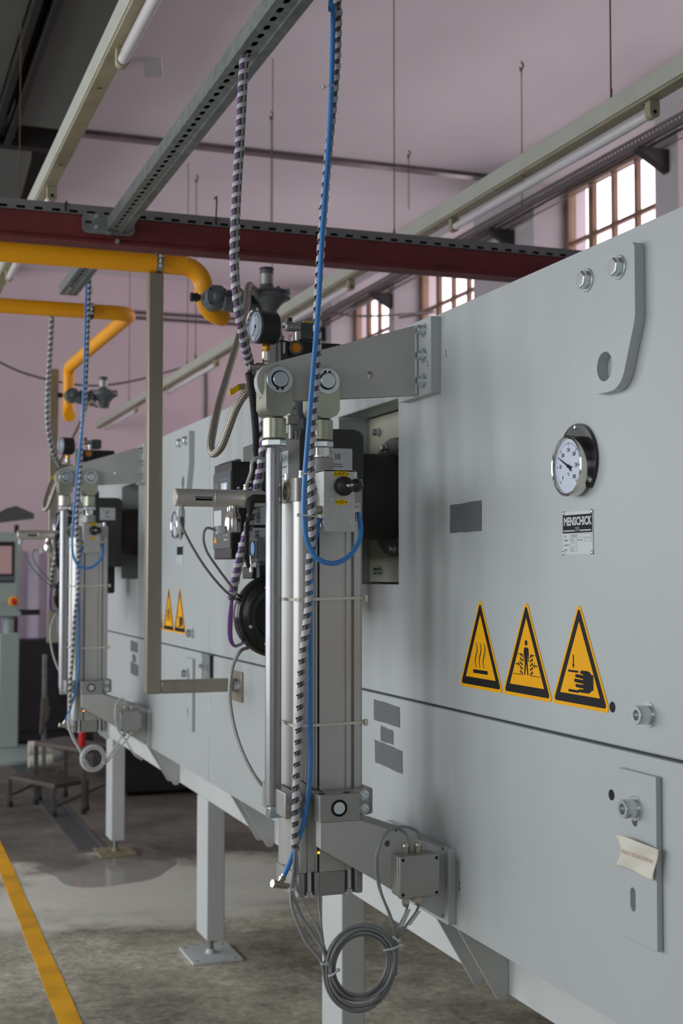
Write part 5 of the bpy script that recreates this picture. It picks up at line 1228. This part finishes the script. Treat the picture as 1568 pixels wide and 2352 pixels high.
# thin lines across the far hall
pp = path([P(-30, 812, Y=12.2), P(0, 832, Y=12.2), P(50, 855, Y=12.2), P(110, 872, Y=12.2), P(180, 884, Y=12.2), P(240, 885, Y=12.3), P(310, 874, Y=12.4), P(372, 858, Y=12.5), P(440, 838, Y=12.8), P(470, 826, Y=13.2), P(470, 826, Y=13.98)], 8)
S('wall_cable', MB().tube(pp, .010, 8), 'wallcable', 'thin grey cable sagging in front of the pink back wall', 'cable', 'thin cables in the hall')
pp = path([V((2.0, YB - .02, 3.85)), P(740, 722, Y=11.5), P(820, 726, Y=11.4), P(900, 724, Y=11.3), P(1010, 715, Y=11.0), V((4.37, 10.85, 3.80))], 8)
S('wall_cable', MB().tube(path([V((3.55, 11.9, 3.76)), P(740, 722, Y=11.5), P(820, 726, Y=11.4), P(900, 724, Y=11.3), P(1000, 716, Y=11.5), V((4.755, 11.80, 3.98))], 8), .010, 8), 'wallcable', 'thin dark cable strung across the far right windows', 'cable', 'thin cables in the hall')
for i, v_ in enumerate((713, 726)):
    a, b = P(250, v_, Y=YB - .02), P(760, v_ + 8, Y=YB - .02)
    S('wall_conduit', MB().cyl((a.x, YB - .015, a.z), (b.x + .4, YB - .015, a.z), .016, 10), 'wallcable', ('upper', 'lower')[i] + ' of two thin conduits along the back wall', 'conduit', 'conduits on the back wall')
p = P(470, 900, Y=YB - .02)
S('wall_conduit', MB().tube(path([P(469, 826, Y=YB - .012), P(473, 870, Y=YB - .012), P(473, 960, Y=YB - .012), P(470, 1040, Y=YB - .012)], 4), .012, 8), 'wallcable', 'thin cable running down the back wall', 'conduit', 'conduits on the back wall')

# ================================================================== dark sheet metal hood under the ceiling at upper left
t = T('ceiling_hood', 'dark green sheet metal duct with black rails, upper left ceiling', 'duct', (-.5, 6, 4.3))
HZ = 4.30
def hx_(u, v): return P(u, v, Z=HZ)
a = hx_(42, 288); b = hx_(115, 295)
xr_ = .98
xe = hx_(100, 250).x
R0 = hx_(140, 0); R1 = hx_(42, 285)
L0_ = hx_(72, 0); L1_ = hx_(4, 245)
ym = a.y
O('panel', MB().box(R0.x, 1.20, 1.0, ym, HZ, HZ + .36), 'duct', t, bev=.01)
O('panel', MB().box(-3.2, L0_.x, 1.0, ym + .1, HZ, HZ + .36), 'duct', t, bev=.01)
gx0, gx1 = L0_.x, R0.x; gm_ = gx0 + (gx1 - gx0) * .5
O('rail', MB().box(gx0 + .002, gm_ - .025, 1.0, ym + .3, HZ - .05, HZ + .02), 'ductbeam', t, bev=.005)
O('rail', MB().box(gm_ + .025, gx1 - .002, 1.0, ym + .3, HZ - .05, HZ + .02), 'ductbeam', t, bev=.005)
O('gap_back', MB().box(gm_ - .024, gm_ + .024, 1.0, ym, HZ + .05, HZ + .06), 'dark', t)
O('end_rail', MB().box(-3.2, 1.20, ym + .305, ym + .40, HZ - .03, HZ + .3), 'ductbeam', t, bev=.004)
q = [hx_(-80, 300), hx_(20, 305), hx_(72, 372), hx_(45, 470), hx_(-80, 540)]
O('hopper', MB().add([V((v.x, v.y, HZ + .02)) for v in q] + [V((v.x, v.y, CEIL)) for v in q], [(0, 1, 2, 3, 4), (9, 8, 7, 6, 5)] + [(i, (i + 1) % 5, (i + 1) % 5 + 5, i + 5) for i in range(5)]), 'duct', t)
O('back_plate', MB().box(-3.2, 1.30, ym + .41, 13.9, HZ + .25, HZ + .30), 'ductbeam', t)
for x_, y_, zl in ((P(49, 100, Y=6.5).x, 6.5, 3.3), (P(208, 20, Y=6.5).x, 6.5, 3.15)):
    pass

# ================================================================== floor: drain, puddle
def PF(u, v, Y=None, Z=None):
    q = P(u, v, Y=Y, Z=None if Z is None else Z + ZF); q.z -= ZF; return q
BEFORE = set(bpy.data.objects)
t = T('drain_grate', 'dark slatted steel drain grate let into the floor', 'grate', (1.33, 8.8, 0))
gx0, gx1, gy0, gy1 = 1.265, 1.405, 8.02, 12.6
O('frame', MB().box(gx0 - .015, gx0, gy0, gy1, 0.0005, .006).box(gx1, gx1 + .015, gy0, gy1, .0005, .006).box(gx0, gx1, gy0 - .015, gy0, .0005, .006), 'galv', t)
O('pit', MB().box(gx0, gx1, gy0, gy1, .0004, .001), 'dark', t)
for i in range(7): x = gx0 + .010 + i * .020; O('slat', MB().box(x - .005, x + .005, gy0, gy1, .0015, .006), 'galv', t)
vs = []; c_ = PF(245, 1996, Z=0); n = 48
for i in range(n):
    th = 2 * PI * i / n; k_ = 1 + .10 * math.sin(3 * th + 1) + .06 * math.sin(5 * th)
    vs.append((c_.x + .36 * k_ * math.cos(th), c_.y + .40 * k_ * math.sin(th)))
S('puddle', MB().prism(Fr((0, 0, 0), (1, 0, 0), (0, 1, 0)), [vs], .0006, .0016), 'water', 'shallow puddle of water around drain and far oven leg', 'puddle')

# ================================================================== far left: control pedestal, step stool, dark machinery
hy = 12.2
def H_(u, v): return PF(u, v, Y=hy)
a, b = H_(-75, 1222), H_(45, 1418)
t = T('control_pedestal', 'pale green operator panel on a pedestal at the far left', 'control panel', (H_(15, 1700).x, hy, 0))
w0, w1, z0, z1 = a.x, b.x, b.z, a.z
O('cabinet', MB().box(w0, w1, hy, hy + .22, z0, z1), 'hmi', t, bev=.03, seg=4)
O('bezel', MB().prism(FY(0, hy, 0), [rect(w0 + .05, H_(33, 1245).x, H_(0, 1338).z, H_(0, 1244).z)], .001, .010), 'black', t, bev=.003)
O('screen', MB().prism(FY(0, hy, 0), [rect(w0 + .08, H_(27, 1250).x, H_(0, 1318).z, H_(0, 1254).z)], .010, .012), 'screen', t)
O('screen_bar', MB().prism(FY(0, hy, 0), [rect(w0 + .08, H_(32, 1250).x, H_(0, 1334).z, H_(0, 1323).z)], .010, .012), 'gasgrey', t)
e_ = H_(25, 1381); O('estop_collar', MB().lathe((e_.x + .02, hy, e_.z), (0, -1, 0), [(0, .042), (.02, .042), (.03, .03)], 24), 'yellow', t); O('estop_button', MB().lathe((e_.x + .02, hy - .03, e_.z), (0, -1, 0), [(0, .018), (.02, .018), (.022, .028), (.045, .028), (.05, .02)], 24), 'redgrip', t)
O('gripping_edge', MB().box(w0, w1 + .01, hy - .012, hy, z0 + .01, z0 + .05), 'hmi', t, bev=.01)
cx_ = H_(22, 1500).x
O('neck', MB().cyl((cx_, hy + .11, H_(0, 1462).z), (cx_, hy + .11, z0), .045, 20), 'hmi', t)
zc2 = H_(0, 1455).z
O('column', MB().box(cx_ - .085, cx_ + .085, hy + .03, hy + .20, .092, zc2), 'hmi', t, bev=.01)
O('foot', MB().lathe((cx_ - .02, hy + .1, .001), (0, 0, 1), [(0, .50), (.03, .50), (.07, .36), (.09, .10)], 36), 'hmi', t)
t = T('black_stand', 'black tubular stand with crossbars beside the operator panel', 'stand', (H_(52, 1600).x, 13.0, 0))
def B_(u, v): return PF(u, v, Y=13.0)
O('mast', MB().box(B_(47, 0).x, B_(56, 0).x, 12.98, 13.04, .001, B_(0, 1205).z), 'darkmach', t, bev=.004)
for (u0_, u1_, v_) in ((40, 95, 1233), (40, 90, 1406)): p, q = B_(u0_, v_ - 6), B_(u1_, v_ + 6); O('crossbar', MB().box(p.x, q.x, 12.94, 12.98, q.z, p.z), 'darkmach', t, bev=.003)
O('foot', MB().box(B_(40, 0).x, B_(66, 0).x, 12.9, 13.14, .0005, .03), 'darkmach', t, bev=.003)
O('hood', MB().add([V((x_, y_, z_)) for x_, y_, z_ in ((B_(-12, 0).x, 12.85, B_(0, 1205).z), (B_(86, 0).x, 12.85, B_(0, 1192).z), (B_(86, 0).x, 13.4, B_(0, 1188).z), (B_(-12, 0).x, 13.4, B_(0, 1200).z), (B_(52, 0).x, 13.08, B_(0, 1160).z), (B_(30, 0).x, 13.12, B_(0, 1166).z), (B_(86, 0).x, 12.85, B_(0, 1180).z), (B_(-12, 0).x, 12.85, B_(0, 1190).z))], [(0, 1, 2, 3), (7, 6, 4, 5), (6, 2, 4), (2, 3, 5, 4), (3, 7, 5), (0, 7, 6, 1), (1, 6, 2), (0, 3, 7)]), 'duct', t)
# dark cabinet along the back wall
p = PF(60, 1470, Y=13.2); q = PF(150, 1680, Y=13.2)
t = T('dark_cabinet', 'low black cabinet against the pink back wall', 'cabinet', (1.6, 13.5, 0))
O('body', MB().box(.6, 3.4, 13.2, 13.9, .02, p.z), 'darkmach', t, bev=.01)
O('plinth', MB().box(.62, 3.38, 13.24, 13.88, .001, .02), 'dark', t)
for x_ in (.62, 1.31, 2.0, 2.69): O('door', MB().box(x_ + .005, x_ + .685, 13.182, 13.2, .12, p.z - .02), 'darkmach', t, bev=.004)
S('plastic_curtain', MB().grid([[V((1.05 + .05 * i, 13.55 + .03 * math.sin(i * 1.3) + .008 * math.sin(j * 2 + i), p.z + .001 + .17 * j)) for i in range(26)] for j in range(6)]), 'lilac', 'lilac translucent sheet standing behind the dark cabinet', 'sheet')
t = T('low_dark_machine', 'low dark machine on the floor beyond the far oven legs', 'machine', (2.5, 10.2, 0))
O('base', MB().box(1.86, 4.2, 9.85, 11.2, .03, .42), 'darkmach', t, bev=.01); O('upper', MB().box(1.86, 4.2, 10.0, 11.2, .425, .74), 'darkmach', t, bev=.01)
O('skirt', MB().box(1.9, 4.15, 9.9, 11.15, .001, .03), 'dark', t)
for x_ in (2.1, 2.6, 3.1): O('vent', MB().box(x_, x_ + .3, 9.985, 9.999, .48, .62), 'dark', t)
# step stool
t = T('step_stool', 'two-step metal stool on the floor beside the far oven', 'step stool', (1.4, 9.5, 0))
s1 = [PF(18, 1780, Z=.22), PF(125, 1802, Z=.22), PF(205, 1788, Z=.22), PF(90, 1768, Z=.22)]
s2 = [PF(78, 1703, Z=.44), PF(195, 1720, Z=.44), PF(262, 1712, Z=.44), PF(150, 1690, Z=.44)]
def slab(l, th):
    lo = [v - V((0, 0, th)) for v in l]; return MB().add(l + lo, [(0, 1, 2, 3), (7, 6, 5, 4)] + [(i, i + 4, (i + 1) % 4 + 4, (i + 1) % 4) for i in range(4)])
O('lower_step', slab(s1, .03), 'step', t, bev=.004); O('upper_step', slab(s2, .03), 'step', t, bev=.004)
def leg_(p, q, r=.014): return MB().box(p.x - r, p.x + r, p.y - r, p.y + r, q, p.z)
for v in s1: vv = v.lerp(s1[0].lerp(s1[2], .5), .06) - V((0, 0, .031)); g = O('leg', leg_(vv, .035), 'step', t); O('rubber_foot', MB().cyl((vv.x, vv.y, .0005), (vv.x, vv.y, .036), .02, 12), 'rubber', g)
for v in s2: vv = v.lerp(s2[0].lerp(s2[2], .5), .06) - V((0, 0, .031)); g = O('leg', leg_(vv, .035), 'step', t); O('rubber_foot', MB().cyl((vv.x, vv.y, .0005), (vv.x, vv.y, .036), .02, 12), 'rubber', g)
a, b = s2[2] - V((.02, 0, .25)), s1[1] + V((0, .05, -.16)); O('stretcher', MB().cyl(a, b, .010, 10), 'step', t); a, b = s2[3] - V((0, 0, .25)), s1[0] + V((0, .05, -.16)); O('stretcher', MB().cyl(a, b, .010, 10), 'step', t)
g0 = PF(188, 1713, Z=.442)
t = T('red_handle', 'red plastic grip standing on the step stool', 'tool', g0)
O('grip', MB().lathe(g0 + V((0, 0, -.002)), (0, 0, 1), [(0, .022), (.02, .026), (.09, .024), (.15, .019), (.16, .012)], 18), 'redgrip', t); O('shank', MB().cyl(g0 + V((0, 0, .155)), g0 + V((0, 0, .19)), .008, 10), 'steel', t)
# metal post machine behind the far cylinder
t = T('clamp_stand', 'small grey metal stand with lever behind the far cylinder', 'stand', (PF(118, 1690, Y=11.4).x, 11.4, 0))
def C_(u, v): return PF(u, v, Y=11.4)
O('post', MB().box(C_(113, 0).x, C_(122, 0).x, 11.38, 11.42, .03, C_(0, 1505).z), 'galv', t, bev=.003)
O('bracket', MB().prism(FY(0, 11.36, 0), [[(C_(108, 0).x, C_(0, 1690).z), (C_(128, 0).x, C_(0, 1650).z), (C_(125, 0).x, C_(0, 1605).z), (C_(112, 0).x, C_(0, 1605).z)]], -.08, 0), 'step', t, bev=.004)
O('lever', MB().cyl(C_(95, 1630), C_(116, 1628), .012, 10), 'galv', t); O('foot', MB().box(C_(100, 0).x, C_(140, 0).x, 11.3, 11.5, .0005, .03), 'step', t)
a = PF(88, 1700, Z=.0)
t = T('paper_rolls', 'white paper rolls stacked on the floor behind the step stool', 'paper', (1.42, 11.55, 0))
for i, (z_, m_) in enumerate(((.06, 'paper'), (.17, 'paper'))): p = PF(66, 1700, Y=11.55); q = PF(120, 1700, Y=11.55); O('roll', MB().lathe((p.x, 11.55 + i * .02, z_ + .0), (1, 0, 0), [(0, .055), (q.x - p.x, .055)], 18), m_, t)

for o in list(bpy.data.objects):
    if o not in BEFORE and not o.parent: o.location.z += ZF

print('objects', len(bpy.data.objects), 'tris', sum(len(o.data.loop_triangles) if o.type == 'MESH' else 0 for o in bpy.data.objects))
